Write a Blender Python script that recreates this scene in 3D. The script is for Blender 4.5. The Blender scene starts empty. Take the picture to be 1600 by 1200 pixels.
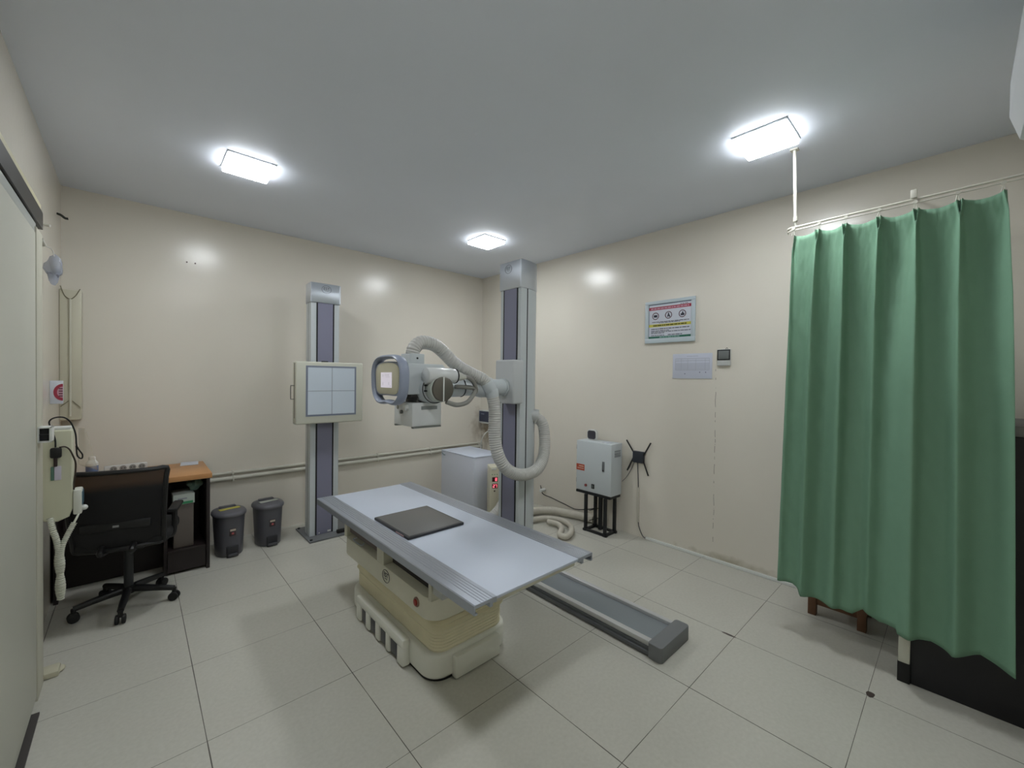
import bpy, bmesh, math, random
from math import sin, cos, pi, radians, exp, sqrt
from mathutils import Vector, Matrix
random.seed(7)
SC = bpy.context.scene
COL = SC.collection

# ------------------------------------------------------------------ camera
CAM_POS = Vector((-0.2220, -2.0771, 1.5166))
YAW, PITCH, ROLL, FPX = 0.74282, -0.01326, 0.01274, 642.29
_f = Vector((sin(YAW)*cos(PITCH), cos(YAW)*cos(PITCH), sin(PITCH)))
_r = Vector((cos(YAW), -sin(YAW), 0)); _u = _r.cross(_f)
_r2 = _r*cos(ROLL) + _u*sin(ROLL); _u2 = _u*cos(ROLL) - _r*sin(ROLL)
cam_d = bpy.data.cameras.new('camera'); cam_d.sensor_fit = 'HORIZONTAL'
cam_d.sensor_width = 36.0; cam_d.lens = FPX/1600*36; cam_d.clip_start = 0.02
cam = bpy.data.objects.new('camera', cam_d); COL.objects.link(cam)
M = Matrix.Identity(4)
for i in range(3):
    M[i][0] = _r2[i]; M[i][1] = _u2[i]; M[i][2] = -_f[i]; M[i][3] = CAM_POS[i]
cam.matrix_world = M
SC.camera = cam

# ------------------------------------------------------------------ world, exposure
SC.view_settings.view_transform = 'Standard'; SC.view_settings.look = 'None'
SC.view_settings.exposure = 1.1; SC.view_settings.gamma = 1.0
SC.view_settings.use_curve_mapping = False
W = bpy.data.worlds.new('world'); SC.world = W; W.use_nodes = True
W.node_tree.nodes['Background'].inputs[0].default_value = (0.5, 0.55, 0.6, 1)
W.node_tree.nodes['Background'].inputs[1].default_value = 0.05
LIGHT_STRENGTH = 30.0
EDGE_FILL = 7.0
LIGHT_COLOUR = (0.93, 0.97, 1.0)

# ------------------------------------------------------------------ room numbers
XB, YA, XC, YD, H = 3.382, 2.484, -0.627, -2.45, 2.914

# ------------------------------------------------------------------ helpers
def srgb(r, g, b):
    f = lambda c: (c/255/12.92) if c/255 <= 0.04045 else ((c/255+0.055)/1.055)**2.4
    return (f(r), f(g), f(b), 1)

MATS = {}
def mat(name, col, rough=0.5, metal=0.0, bump=0.0, bscale=200.0, var=0.0, vscale=3.0, alpha=1.0, spec=0.5, coat=0.0, sub=None):
    if name in MATS: return MATS[name]
    m = bpy.data.materials.new(name); m.use_nodes = True
    nt = m.node_tree; b = nt.nodes['Principled BSDF']
    c = srgb(*col)
    b.inputs['Base Color'].default_value = c
    b.inputs['Roughness'].default_value = rough
    b.inputs['Metallic'].default_value = metal
    b.inputs['Specular IOR Level'].default_value = spec
    b.inputs['Coat Weight'].default_value = coat
    if alpha < 1: b.inputs['Alpha'].default_value = alpha
    tc = nt.nodes.new('ShaderNodeTexCoord')
    n = nt.nodes.new('ShaderNodeTexNoise'); n.inputs['Scale'].default_value = vscale
    n.inputs['Detail'].default_value = 4
    nt.links.new(tc.outputs['Object'], n.inputs['Vector'])
    mx = nt.nodes.new('ShaderNodeMix'); mx.data_type = 'RGBA'
    v = max(var, 0.02)
    mx.inputs[6].default_value = tuple(x*(1-v) for x in c[:3])+(1,)
    mx.inputs[7].default_value = tuple(min(1, x*(1+v)) for x in c[:3])+(1,)
    nt.links.new(n.outputs['Fac'], mx.inputs[0]); nt.links.new(mx.outputs[2], b.inputs['Base Color'])
    if bump > 0:
        n2 = nt.nodes.new('ShaderNodeTexNoise'); n2.inputs['Scale'].default_value = bscale
        bp = nt.nodes.new('ShaderNodeBump'); bp.inputs['Strength'].default_value = bump; bp.inputs['Distance'].default_value = 0.002
        nt.links.new(tc.outputs['Object'], n2.inputs['Vector']); nt.links.new(n2.outputs['Fac'], bp.inputs['Height'])
        nt.links.new(bp.outputs['Normal'], b.inputs['Normal'])
    MATS[name] = m
    return m

def emit(name, col, strength):
    if name in MATS: return MATS[name]
    m = bpy.data.materials.new(name); m.use_nodes = True
    b = m.node_tree.nodes['Principled BSDF']
    b.inputs['Base Color'].default_value = (0.8, 0.8, 0.8, 1)
    b.inputs['Emission Color'].default_value = tuple(col)+(1,)
    b.inputs['Emission Strength'].default_value = strength
    MATS[name] = m
    return m

class MB:
    """collects shapes in world (or thing-local) coordinates and links them as one mesh object"""
    def __init__(s): s.bm = bmesh.new()
    def _merge(s, t, mtx=None):
        if mtx is not None: bmesh.ops.transform(t, matrix=mtx, verts=t.verts)
        me = bpy.data.meshes.new('tmp'); t.to_mesh(me); t.free(); s.bm.from_mesh(me); bpy.data.meshes.remove(me)
        return s
    def box(s, x0, x1, y0, y1, z0, z1, bev=0.0, seg=2, rot=None):
        t = bmesh.new(); bmesh.ops.create_cube(t, size=1)
        sx, sy, sz = abs(x1-x0), abs(y1-y0), abs(z1-z0)
        for v in t.verts: v.co = Vector((v.co.x*sx, v.co.y*sy, v.co.z*sz))
        if bev > 0:
            bmesh.ops.bevel(t, geom=t.edges[:], offset=min(bev, 0.49*min(sx, sy, sz)), segments=seg, affect='EDGES', profile=0.5)
        m = Matrix.Translation(((x0+x1)/2, (y0+y1)/2, (z0+z1)/2))
        if rot is not None: m = m @ rot
        return s._merge(t, m)
    def cyl(s, a, b, r0, r1=None, seg=24, bev=0.0):
        a = Vector(a); b = Vector(b); r1 = r0 if r1 is None else r1
        d = b-a; L = d.length
        t = bmesh.new(); bmesh.ops.create_cone(t, cap_ends=True, segments=seg, radius1=r0, radius2=r1, depth=L)
        if bev > 0:
            es = [e for e in t.edges if abs(e.verts[0].co.z-e.verts[1].co.z) < 1e-6]
            bmesh.ops.bevel(t, geom=es, offset=bev, segments=2, affect='EDGES', profile=0.5)
        m = Matrix.Translation((a+b)/2) @ d.to_track_quat('Z', 'Y').to_matrix().to_4x4()
        return s._merge(t, m)
    def sph(s, c, rx, ry=None, rz=None, u=16, v=10):
        t = bmesh.new(); bmesh.ops.create_uvsphere(t, u_segments=u, v_segments=v, radius=1)
        return s._merge(t, Matrix.Translation(c) @ Matrix.Diagonal((rx, ry or rx, rz or rx, 1)))
    def prism(s, pts, axis, lo, hi, bev=0.0, seg=2):
        """closed 2-D outline extruded along an axis; pts are the two other coordinates in x,y,z order"""
        t = bmesh.new()
        def mk(p, h):
            return {'x': (h, p[0], p[1]), 'y': (p[0], h, p[1]), 'z': (p[0], p[1], h)}[axis]
        A = [t.verts.new(mk(p, lo)) for p in pts]; B = [t.verts.new(mk(p, hi)) for p in pts]
        n = len(pts); fa = t.faces.new(A); fb = t.faces.new(B[::-1])
        for i in range(n): t.faces.new((A[i], B[i], B[(i+1) % n], A[(i+1) % n]))
        bmesh.ops.recalc_face_normals(t, faces=t.faces[:])
        if bev > 0:
            es = list(set(fa.edges[:]+fb.edges[:]))
            bmesh.ops.bevel(t, geom=es, offset=bev, segments=seg, affect='EDGES', profile=0.5)
        return s._merge(t)
    def loft(s, rings, cap=True, closed=False):
        t = bmesh.new(); R = [[t.verts.new(p) for p in ring] for ring in rings]; n = len(rings[0])
        m = len(R)
        for k in range(m if closed else m-1):
            for i in range(n): t.faces.new((R[k][i], R[k][(i+1) % n], R[(k+1) % m][(i+1) % n], R[(k+1) % m][i]))
        if cap and not closed: t.faces.new(R[0][::-1]); t.faces.new(R[-1])
        bmesh.ops.recalc_face_normals(t, faces=t.faces[:])
        return s._merge(t)
    def tube(s, pts, r, n=10, step=None, closed=False, rfun=None, flat=None):
        P = [Vector(p) for p in pts]
        P = smooth_path(P, step or max(r*0.8, 0.004), closed)
        rings = []; N = len(P); up = None; dist = 0
        for i, p in enumerate(P):
            d = (P[(i+1) % N]-P[i-1]) if closed else (P[min(i+1, N-1)]-P[max(i-1, 0)])
            d.normalize()
            if up is None:
                up = Vector((0, 0, 1)) if abs(d.z) < 0.9 else Vector((1, 0, 0))
            if flat is not None: up = Vector(flat[0])
            a = d.cross(up).normalized(); b = a.cross(d).normalized(); up = b if flat is None else up
            if i: dist += (P[i]-P[i-1]).length
            rr = r*(rfun(dist, i/(N-1)) if rfun else 1)
            kx, ky = (1, 1) if flat is None else (1, flat[1])
            rings.append([p + a*cos(2*pi*k/n)*rr*kx + b*sin(2*pi*k/n)*rr*ky for k in range(n)])
        return s.loft(rings, True, closed)
    def build(s, name, m, parent=None, smooth=40, origin=None):
        me = bpy.data.meshes.new(name)
        off = origin
        if off is None and parent is not None: off = parent.get('_o')
        if off is not None:
            bmesh.ops.translate(s.bm, vec=-Vector(off), verts=s.bm.verts[:])
        s.bm.to_mesh(me); s.bm.free()
        if m is not None: me.materials.append(m)
        o = bpy.data.objects.new(name, me); COL.objects.link(o)
        if parent is not None:
            o.parent = parent
            if '_o' in parent: o['_o'] = parent['_o']
        elif origin is not None: o.location = origin
        if smooth:
            for p in me.polygons: p.use_smooth = True
            me.set_sharp_from_angle(angle=radians(smooth))
        return o

def smooth_path(P, step, closed=False):
    n = len(P)
    if n == 2 and not closed:
        L = (P[1]-P[0]).length; k = max(1, int(L/step)); return [P[0].lerp(P[1], i/k) for i in range(k+1)]
    out = []
    segs = n if closed else n-1
    for i in range(segs):
        p1, p2 = P[i], P[(i+1) % n]
        p0 = P[i-1] if (closed or i > 0) else p1*2-p2
        p3 = P[(i+2) % n] if (closed or i < n-2) else p2*2-p1
        k = max(2, int((p2-p1).length/step))
        for j in range(k):
            t = j/k
            out.append(0.5*((2*p1)+(p2-p0)*t+(2*p0-5*p1+4*p2-p3)*t*t+(3*p1-p0-3*p2+p3)*t*t*t))
    if not closed: out.append(P[-1])
    return out

def tag(o, label=None, cat=None, group=None, kind=None):
    if label: o['label'] = label
    if cat: o['category'] = cat
    if group: o['group'] = group
    if kind: o['kind'] = kind
    return o

def thing(name, label, cat, loc, group=None, local=False, rotz=0):
    o = bpy.data.objects.new(name, None); COL.objects.link(o); o.location = loc
    o.empty_display_size = 0.1; o.rotation_euler = (0, 0, rotz)
    o['_o'] = (0.0, 0.0, 0.0) if local else tuple(loc)
    return tag(o, label, cat, group)

def copy_tree(o, parent=None):
    c = o.copy(); COL.objects.link(c); c.parent = parent
    for ch in [x for x in ALL() if x.parent == o]: copy_tree(ch, c)
    return c
def ALL(): return list(COL.objects)

def parts(name, m, parent, *boxes):
    out = []
    for q in boxes:
        bev = q[6] if len(q) > 6 else 0
        out.append(MB().box(*q[:6], bev).build(name, m, parent, smooth=40 if bev else 0))
    return out

def rrect(cx, cy, w, h, r, n=6):
    pts = []
    for (sx, sy, a0) in ((1, 1, 0), (-1, 1, 90), (-1, -1, 180), (1, -1, 270)):
        for k in range(n+1):
            a = radians(a0+90*k/n); pts.append((cx+sx*(w/2-r)+r*cos(a), cy+sy*(h/2-r)+r*sin(a)))
    return pts

def text_mesh(name, body, size, origin, right, up, m, parent, depth=0.0006):
    cu = bpy.data.curves.new(name, 'FONT'); cu.body = body; cu.size = size; cu.extrude = depth
    cu.align_x = 'CENTER'; cu.align_y = 'CENTER'; cu.resolution_u = 3
    tmp = bpy.data.objects.new('tmp_text', cu); COL.objects.link(tmp)
    dg = bpy.context.evaluated_depsgraph_get()
    me0 = bpy.data.meshes.new_from_object(tmp.evaluated_get(dg))
    b = MB(); b.bm.from_mesh(me0)
    right = Vector(right); up = Vector(up); nrm = right.cross(up)
    o = Vector(origin)
    for v in b.bm.verts: v.co = o + right*v.co.x + up*v.co.y + nrm*v.co.z
    bpy.data.objects.remove(tmp); bpy.data.curves.remove(cu); bpy.data.meshes.remove(me0)
    return b.build(name, m, parent, smooth=0)

def ring_pts(c, a, b, ra, rb, n=40):
    c = Vector(c); a = Vector(a); b = Vector(b)
    return [c + a*cos(2*pi*k/n)*ra + b*sin(2*pi*k/n)*rb for k in range(n)]

# ------------------------------------------------------------------ plain materials
white_paint = mat('white_enamel', (220, 222, 218), 0.35)
cream_plastic = mat('cream_plastic', (200, 198, 180), 0.4, var=0.03)
aged_cream = mat('aged_cream_panel', (218, 215, 198), 0.42, var=0.05, vscale=8)
pale_green_grey = mat('pale_green_grey_enamel', (192, 198, 200), 0.35)
light_grey = mat('light_grey_enamel', (182, 184, 184), 0.4)
silver = mat('brushed_silver', (196, 202, 210), 0.28, 0.8)
alu = mat('anodised_aluminium', (165, 170, 180), 0.38, 0.55)
alu_groove = mat('aluminium_groove', (120, 126, 138), 0.4, 0.6)
dark_metal = mat('dark_metal', (45, 47, 50), 0.45, 0.3)
mauve = mat('mauve_band', (126, 126, 146), 0.5)
black_plastic = mat('black_plastic', (22, 22, 24), 0.45)
black_rubber = mat('black_rubber', (18, 18, 18), 0.7)
black_gap = mat('black_slit', (12, 13, 18), 0.6)
bin_plastic = mat('charcoal_bin_plastic', (82, 82, 88), 0.4)
hose_mat = mat('grey_corrugated_hose', (190, 189, 185), 0.38)
paper_white = mat('white_paper', (206, 210, 220), 0.7)
ink_dark = mat('dark_ink', (50, 52, 66), 0.7)
ink_grey = mat('grey_ink', (165, 168, 180), 0.7)
ink_red = mat('red_ink', (165, 55, 75), 0.7)
ink_yellow = mat('yellow_ink', (205, 198, 85), 0.7)
ink_green = mat('green_ink', (40, 105, 85), 0.7)
cold_white = mat('cold_white_enamel', (206, 210, 222), 0.35)

# ------------------------------------------------------------------ room shell
def wall_mat(name, col, crack=False, stain=None, rough=0.24):
    m = bpy.data.materials.new(name); m.use_nodes = True; nt = m.node_tree; L = nt.links
    b = nt.nodes['Principled BSDF']; b.inputs['Roughness'].default_value = rough
    tc = nt.nodes.new('ShaderNodeTexCoord')
    n = nt.nodes.new('ShaderNodeTexNoise'); n.inputs['Scale'].default_value = 1.3; n.inputs['Detail'].default_value = 5
    L.new(tc.outputs['Object'], n.inputs['Vector'])
    r = nt.nodes.new('ShaderNodeValToRGB')
    c = srgb(*col); r.color_ramp.elements[0].color = tuple(x*0.95 for x in c[:3])+(1,); r.color_ramp.elements[1].color = tuple(min(1, x*1.04) for x in c[:3])+(1,)
    L.new(n.outputs['Fac'], r.inputs[0]); cur = r.outputs[0]
    sep = nt.nodes.new('ShaderNodeSeparateXYZ'); L.new(tc.outputs['Object'], sep.inputs[0])
    def math_(op, a, bb=None):
        k = nt.nodes.new('ShaderNodeMath'); k.operation = op
        for i, x in enumerate((a, bb)):
            if x is None: continue
            if isinstance(x, (int, float)): k.inputs[i].default_value = x
            else: L.new(x, k.inputs[i])
        return k.outputs[0]
    def over(fac, colr):
        nonlocal cur
        mx = nt.nodes.new('ShaderNodeMix'); mx.data_type = 'RGBA'
        L.new(fac, mx.inputs[0]); L.new(cur, mx.inputs[6]); mx.inputs[7].default_value = colr; cur = mx.outputs[2]
    if crack:
        nw = nt.nodes.new('ShaderNodeTexNoise'); nw.inputs['Scale'].default_value = 9; L.new(tc.outputs['Object'], nw.inputs['Vector'])
        wob = math_('MULTIPLY', math_('SUBTRACT', nw.outputs['Fac'], 0.5), 0.02)
        d = math_('ABSOLUTE', math_('ADD', math_('ADD', sep.outputs['Y'], 0.689), wob))
        line = math_('LESS_THAN', d, 0.0018)
        n3 = nt.nodes.new('ShaderNodeTexNoise'); n3.inputs['Scale'].default_value = 22; L.new(tc.outputs['Object'], n3.inputs['Vector'])
        dots = math_('GREATER_THAN', n3.outputs['Fac'], 0.5)
        low = math_('LESS_THAN', sep.outputs['Z'], 1.62)
        over(math_('MULTIPLY', math_('MULTIPLY', line, dots), math_('MULTIPLY', low, 0.8)), srgb(105, 95, 85))
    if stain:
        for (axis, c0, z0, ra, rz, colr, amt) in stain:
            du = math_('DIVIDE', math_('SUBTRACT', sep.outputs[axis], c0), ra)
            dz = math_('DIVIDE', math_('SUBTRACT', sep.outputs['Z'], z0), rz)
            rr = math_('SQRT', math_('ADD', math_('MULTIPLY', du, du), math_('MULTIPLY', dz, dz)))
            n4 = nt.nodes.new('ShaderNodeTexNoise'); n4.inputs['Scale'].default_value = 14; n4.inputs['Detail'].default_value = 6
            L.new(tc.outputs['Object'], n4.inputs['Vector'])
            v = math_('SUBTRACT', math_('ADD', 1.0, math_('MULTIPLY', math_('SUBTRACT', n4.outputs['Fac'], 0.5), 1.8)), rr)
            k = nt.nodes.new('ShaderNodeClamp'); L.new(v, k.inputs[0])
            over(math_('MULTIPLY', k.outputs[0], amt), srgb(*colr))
    L.new(cur, b.inputs['Base Color'])
    n2 = nt.nodes.new('ShaderNodeTexNoise'); n2.inputs['Scale'].default_value = 26; n2.inputs['Detail'].default_value = 5
    L.new(tc.outputs['Object'], n2.inputs['Vector'])
    bp = nt.nodes.new('ShaderNodeBump'); bp.inputs['Strength'].default_value = 0.12; bp.inputs['Distance'].default_value = 0.004
    L.new(n2.outputs['Fac'], bp.inputs['Height']); L.new(bp.outputs['Normal'], b.inputs['Normal'])
    return m

def floor_mat():
    m = bpy.data.materials.new('grey_floor_tile'); m.use_nodes = True; nt = m.node_tree; L = nt.links
    b = nt.nodes['Principled BSDF']; b.inputs['Roughness'].default_value = 0.33
    tc = nt.nodes.new('ShaderNodeTexCoord')
    sep = nt.nodes.new('ShaderNodeSeparateXYZ'); L.new(tc.outputs['Object'], sep.inputs[0])
    def math_(op, a, bb=None, cc=None):
        k = nt.nodes.new('ShaderNodeMath'); k.operation = op
        for i, x in enumerate((a, bb, cc)):
            if x is None: continue
            if isinstance(x, (int, float)): k.inputs[i].default_value = x
            else: L.new(x, k.inputs[i])
        return k.outputs[0]
    dist = []
    for ax in 'XY':
        p = math_('DIVIDE', sep.outputs[ax], 0.6)
        fr = math_('SUBTRACT', p, math_('ROUND', p))
        dist.append(math_('MULTIPLY', math_('ABSOLUTE', fr), 0.6))
    d = math_('MINIMUM', dist[0], math_('MULTIPLY', dist[1], 1.5))
    nz = nt.nodes.new('ShaderNodeTexNoise'); nz.inputs['Scale'].default_value = 3.0; L.new(tc.outputs['Object'], nz.inputs['Vector'])
    wid = math_('MULTIPLY', nz.outputs['Fac'], 0.0036)
    line = math_('LESS_THAN', d, wid)
    # two broken tile corners
    chips = None
    for cx, cy, ax_, ay_ in ((2.4, -1.17, 0.012, 0.05), (2.42, -1.81, 0.03, 0.022)):
        u = math_('DIVIDE', math_('SUBTRACT', sep.outputs['X'], cx), ax_); v = math_('DIVIDE', math_('SUBTRACT', sep.outputs['Y'], cy), ay_)
        n5 = nt.nodes.new('ShaderNodeTexNoise'); n5.inputs['Scale'].default_value = 40; L.new(tc.outputs['Object'], n5.inputs['Vector'])
        e = math_('LESS_THAN', math_('ADD', math_('ADD', math_('MULTIPLY', u, u), math_('MULTIPLY', v, v)), math_('MULTIPLY', n5.outputs['Fac'], 0.8)), 1.0)
        chips = e if chips is None else math_('MAXIMUM', chips, e)
    n = nt.nodes.new('ShaderNodeTexNoise'); n.inputs['Scale'].default_value = 60; n.inputs['Detail'].default_value = 6; L.new(tc.outputs['Object'], n.inputs['Vector'])
    n1 = nt.nodes.new('ShaderNodeTexNoise'); n1.inputs['Scale'].default_value = 1.6; n1.inputs['Detail'].default_value = 4; L.new(tc.outputs['Object'], n1.inputs['Vector'])
    r = nt.nodes.new('ShaderNodeValToRGB'); r.color_ramp.elements[0].position = 0.3; r.color_ramp.elements[1].position = 0.7
    r.color_ramp.elements[0].color = srgb(184, 182, 171); r.color_ramp.elements[1].color = srgb(199, 197, 187)
    mixf = math_('ADD', math_('MULTIPLY', n.outputs['Fac'], 0.5), math_('MULTIPLY', n1.outputs['Fac'], 0.5))
    L.new(mixf, r.inputs[0])
    mx = nt.nodes.new('ShaderNodeMix'); mx.data_type = 'RGBA'
    L.new(line, mx.inputs[0]); L.new(r.outputs[0], mx.inputs[6]); mx.inputs[7].default_value = srgb(88, 84, 76)
    mx2 = nt.nodes.new('ShaderNodeMix'); mx2.data_type = 'RGBA'
    L.new(chips, mx2.inputs[0]); L.new(mx.outputs[2], mx2.inputs[6]); mx2.inputs[7].default_value = srgb(72, 62, 58)
    L.new(mx2.outputs[2], b.inputs['Base Color'])
    hb = math_('SUBTRACT', 1.0, math_('MAXIMUM', line, chips))
    bp = nt.nodes.new('ShaderNodeBump'); bp.inputs['Strength'].default_value = 0.5; bp.inputs['Distance'].default_value = 0.002
    L.new(hb, bp.inputs['Height']); L.new(bp.outputs['Normal'], b.inputs['Normal'])
    rg = math_('ADD', 0.28, math_('MULTIPLY', n1.outputs['Fac'], 0.12)); L.new(rg, b.inputs['Roughness'])
    return m

def struct(o): o['kind'] = 'structure'; return o
T = 0.12
struct(MB().box(XC-T, XB+T, YD-T, YA+T, -0.1, 0).build('floor', floor_mat(), smooth=0))
struct(MB().box(XC-T, XB+T, YD-T, YA+T, H, H+0.1).build('ceiling', wall_mat('grey_ceiling_paint', (226, 232, 243), rough=0.6), smooth=0))
wallcol = (223, 217, 205)
struct(MB().box(XC-T, XB+T, YA, YA+T, 0, H).build('wall_back', wall_mat('cream_gloss_back', wallcol, stain=[('X', 3.3, 0.8, 0.12, 0.3, (150, 135, 110), 0.5)]), smooth=0))
struct(MB().box(XB, XB+T, YD, YA, 0, H).build('wall_right', wall_mat('cream_gloss_right', wallcol, True,
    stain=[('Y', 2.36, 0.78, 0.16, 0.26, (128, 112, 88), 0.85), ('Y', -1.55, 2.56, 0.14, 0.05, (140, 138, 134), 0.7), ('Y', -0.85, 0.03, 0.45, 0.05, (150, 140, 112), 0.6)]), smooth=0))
struct(MB().box(XC-T, XC, YD, YA, 0, H).build('wall_left', wall_mat('cream_gloss_left', (215, 209, 196)), smooth=0))
struct(MB().box(XC-T, XB+T, YD-T, YD, 0, H).build('wall_front', wall_mat('cream_gloss_front', wallcol), smooth=0))
# white cable strip along the foot of the right wall
b = MB()
for y0, y1 in ((-0.08, -0.62), (-0.623, -1.35), (-1.353, -1.95)): b.box(XB-0.022, XB, y1, y0, 0, 0.024, 0.003)
struct(b.build('baseboard_right', white_paint))

# sliding door on the left
door = bpy.data.objects.new('door_1', None); COL.objects.link(door); door.location = (XC, -0.4, 0); door['_o'] = tuple(door.location); struct(door)
door_paint = mat('grey_white_door_paint', (192, 192, 180), 0.45, var=0.03)
MB().box(-0.606, -0.552, -1.75, 0.757, 0.03, 2.15, 0.003).build('leaf', door_paint, door)
MB().box(-0.612, -0.556, -1.75, 0.80, 2.15, 2.20, 0.002).build('top_rail', mat('pale_steel', (180, 184, 180), 0.4, 0.3), door)
b = MB().box(XC, -0.550, 0.772, 0.93, 0.0, 2.18, 0.003)
b.box(XC, -0.585, 0.93, 1.02, 0.0, 2.25, 0.003)
struct(b.build('trim_1', mat('jamb_paint', (190, 188, 172), 0.5, var=0.05)))
b = MB().box(XC, -0.548, -1.9, 0.93, 2.205, 2.285)
struct(b.build('trim_2', mat('black_track', (24, 22, 26), 0.4), smooth=0))
b = MB().box(XC, -0.556, -1.9, 0.95, 2.285, 2.33, 0.004); b.cyl((-0.585, 0.93, 2.24), (-0.585, 0.99, 2.235), 0.018)
struct(b.build('trim_3', mat('yellowed_cover', (196, 190, 160), 0.5)))
b = MB().box(-0.606, -0.532, -1.9, 0.66, 0.0, 0.010)
struct(b.build('trim_4', mat('dark_floor_guide', (70, 66, 64), 0.6), smooth=0))
b = MB().box(XC, -0.50, 0.94, 1.03, 0.0, 0.03, 0.008); b.sph((-0.51, 1.0, 0.010), 0.028, 0.035, 0.012)
struct(b.build('trim_5', mat('crumbled_plaster', (186, 182, 160), 0.8, bump=0.6, bscale=60)))

# ------------------------------------------------------------------ ceiling lights
lamp_mat = emit('led_diffuser', LIGHT_COLOUR, LIGHT_STRENGTH)
edge_mat = emit('panel_edge_fill', LIGHT_COLOUR, EDGE_FILL)  # glow added to the panel sides to brighten the ceiling
lamp_frame = mat('lamp_frame', (215, 220, 225), 0.4)
def ceiling_light(x, y, w, d, label):
    t = thing('ceiling_light', label, 'ceiling light', (x, y, H), 'square ceiling light panels')
    MB().box(x-w/2-0.006, x+w/2+0.006, y-d/2-0.006, y+d/2+0.006, H-0.010, H-0.0005, 0.002).build('frame', lamp_frame, t)
    MB().box(x-w/2, x+w/2, y-d/2, y+d/2, H-0.036, H-0.009, 0.003).build('edge_fill', edge_mat, t)
    MB().box(x-w/2+0.003, x+w/2-0.003, y-d/2+0.003, y+d/2-0.003, H-0.038, H-0.034, 0.001).build('diffuser', lamp_mat, t)
ceiling_light(0.338, 1.15, 0.262, 0.262, 'lit square ceiling panel near the left wall, above the desk side')
ceiling_light(2.405, 1.195, 0.262, 0.272, 'lit square ceiling panel farthest away, beside the tall tube column')
ceiling_light(2.44, -1.30, 0.262, 0.262, 'lit square ceiling panel next to the curtain post')
ceiling_light(0.34, -1.30, 0.262, 0.262, 'lit square ceiling panel overhead by the sliding door, nearest the viewer')

# ------------------------------------------------------------------ x-ray table
TX0, TX1, TY0, TY1, TZ = 0.73, 1.472, -0.845, 0.99, 0.65
tb = thing('examination_table', 'white topped x-ray examination table with grooved silver side rails and cream pedestal', 'examination table', (1.1, 0.1, 0))
MB().box(0.835, 1.372, TY0+0.004, TY1-0.004, TZ-0.016, TZ-0.003, 0.002).build('tabletop', mat('cold_white_laminate', (194, 201, 214), 0.5), tb)
MB().box(0.85, 1.36, TY0+0.02, TY1-0.02, TZ-0.042, TZ-0.0165, 0.004).build('top_underlayer', cream_plastic, tb)
def rail_profile(sgn, xi, xo):
    # outline in (x, z): grooved flat top, lip on the outer side, open channel below
    n = 5; pts = [(xi, TZ-0.022), (xi, TZ-0.001)]
    for k in range(n):
        a = xi+(xo-xi)*(0.16+0.13*k); w = (xo-xi)*0.02
        pts += [(a, TZ), (a+w, TZ-0.0025), (a+2*w, TZ)]
    pts += [(xo-sgn*0.004, TZ), (xo, TZ-0.004), (xo, TZ-0.040), (xo-sgn*0.016, TZ-0.040), (xo-sgn*0.016, TZ-0.034), (xo-sgn*0.005, TZ-0.034), (xo-sgn*0.005, TZ-0.014),
            (xi+sgn*0.035, TZ-0.014), (xi+sgn*0.035, TZ-0.034), (xi+sgn*0.02, TZ-0.034), (xi+sgn*0.02, TZ-0.022)]
    return pts
MB().prism(rail_profile(-1, 0.842, 0.73), 'y', TY0, TY1).build('side_rail', alu, tb, smooth=25)
MB().prism(rail_profile(1, 1.365, 1.472), 'y', TY0, TY1).build('side_rail', alu, tb, smooth=25)
# upper housing
hx, hw = 1.10, 0.52
b = MB().prism(rrect(hx, 0.215, hw, 1.16, 0.09), 'z', 0.31, 0.425, 0.006)
house = b.build('housing', aged_cream, tb)
b = MB().box(0.90, 1.30, -0.30, 0.74, 0.42, 0.608)
b.build('inner_frame', mat('dark_slot_interior', (52, 46, 46), 0.6), tb, smooth=0)
# blocks that carry the top, seen from the side as cream posts between two slots
parts('support_post', cream_plastic, tb, (0.845, 1.35, 0.735, 0.775, 0.42, 0.609, 0.003), (0.842, 1.35, 0.165, 0.255, 0.42, 0.609, 0.003), (0.842, 1.35, -0.355, -0.328, 0.42, 0.609, 0.003))
parts('bracket_box', light_grey, tb, (0.85, 1.34, -0.44, -0.356, 0.46, 0.609, 0.004), (0.86, 1.33, -0.60, -0.44, 0.54, 0.609, 0.004))
b = MB().box(0.862, 1.30, 0.27, 0.72, 0.455, 0.50, 0.004)
tray = b.build('cassette_tray', mat('brown_grey_tray', (96, 84, 82), 0.5), tb)
MB().tube([(0.862, 0.60, 0.45), (0.838, 0.60, 0.445), (0.838, 0.48, 0.445), (0.862, 0.48, 0.45)], 0.004, 8).build('handle', silver, tray)
# logo badge on the housing: letters in an oval
def logo(parent, c, right, up, w, m, tsize, inner=True):
    r = Vector(right); u = Vector(up); c = Vector(c)
    b = MB().tube(ring_pts(c, r, u, w/2, w*0.42), w*0.018, 6, closed=True, step=w*0.08)
    lg = b.build('logo', m, parent)
    text_mesh('letters', 'EST', tsize, c+u*w*0.07, right, up, m, lg)
    e = MB(); n = r.cross(u)
    p = [c-r*w*0.2-u*w*0.17, c+r*w*0.2-u*w*0.17]
    e.tube(p, w*0.016, 6); e.build('underline', m, lg)
logo(tb, (0.8385, 0.125, 0.375), (0, -1, 0), (0, 0, 1), 0.085, ink_dark, 0.036)
b = MB().cyl((0.845, -0.225, 0.372), (0.832, -0.225, 0.372), 0.024, seg=24, bev=0.002)
st = b.build('stop_button', mat('stop_button_rim', (150, 120, 105), 0.4), tb)
MB().cyl((0.834, -0.225, 0.372), (0.826, -0.225, 0.372), 0.017, seg=20, bev=0.003).build('button_cap', mat('red_button', (165, 45, 35), 0.35), st)
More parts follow.
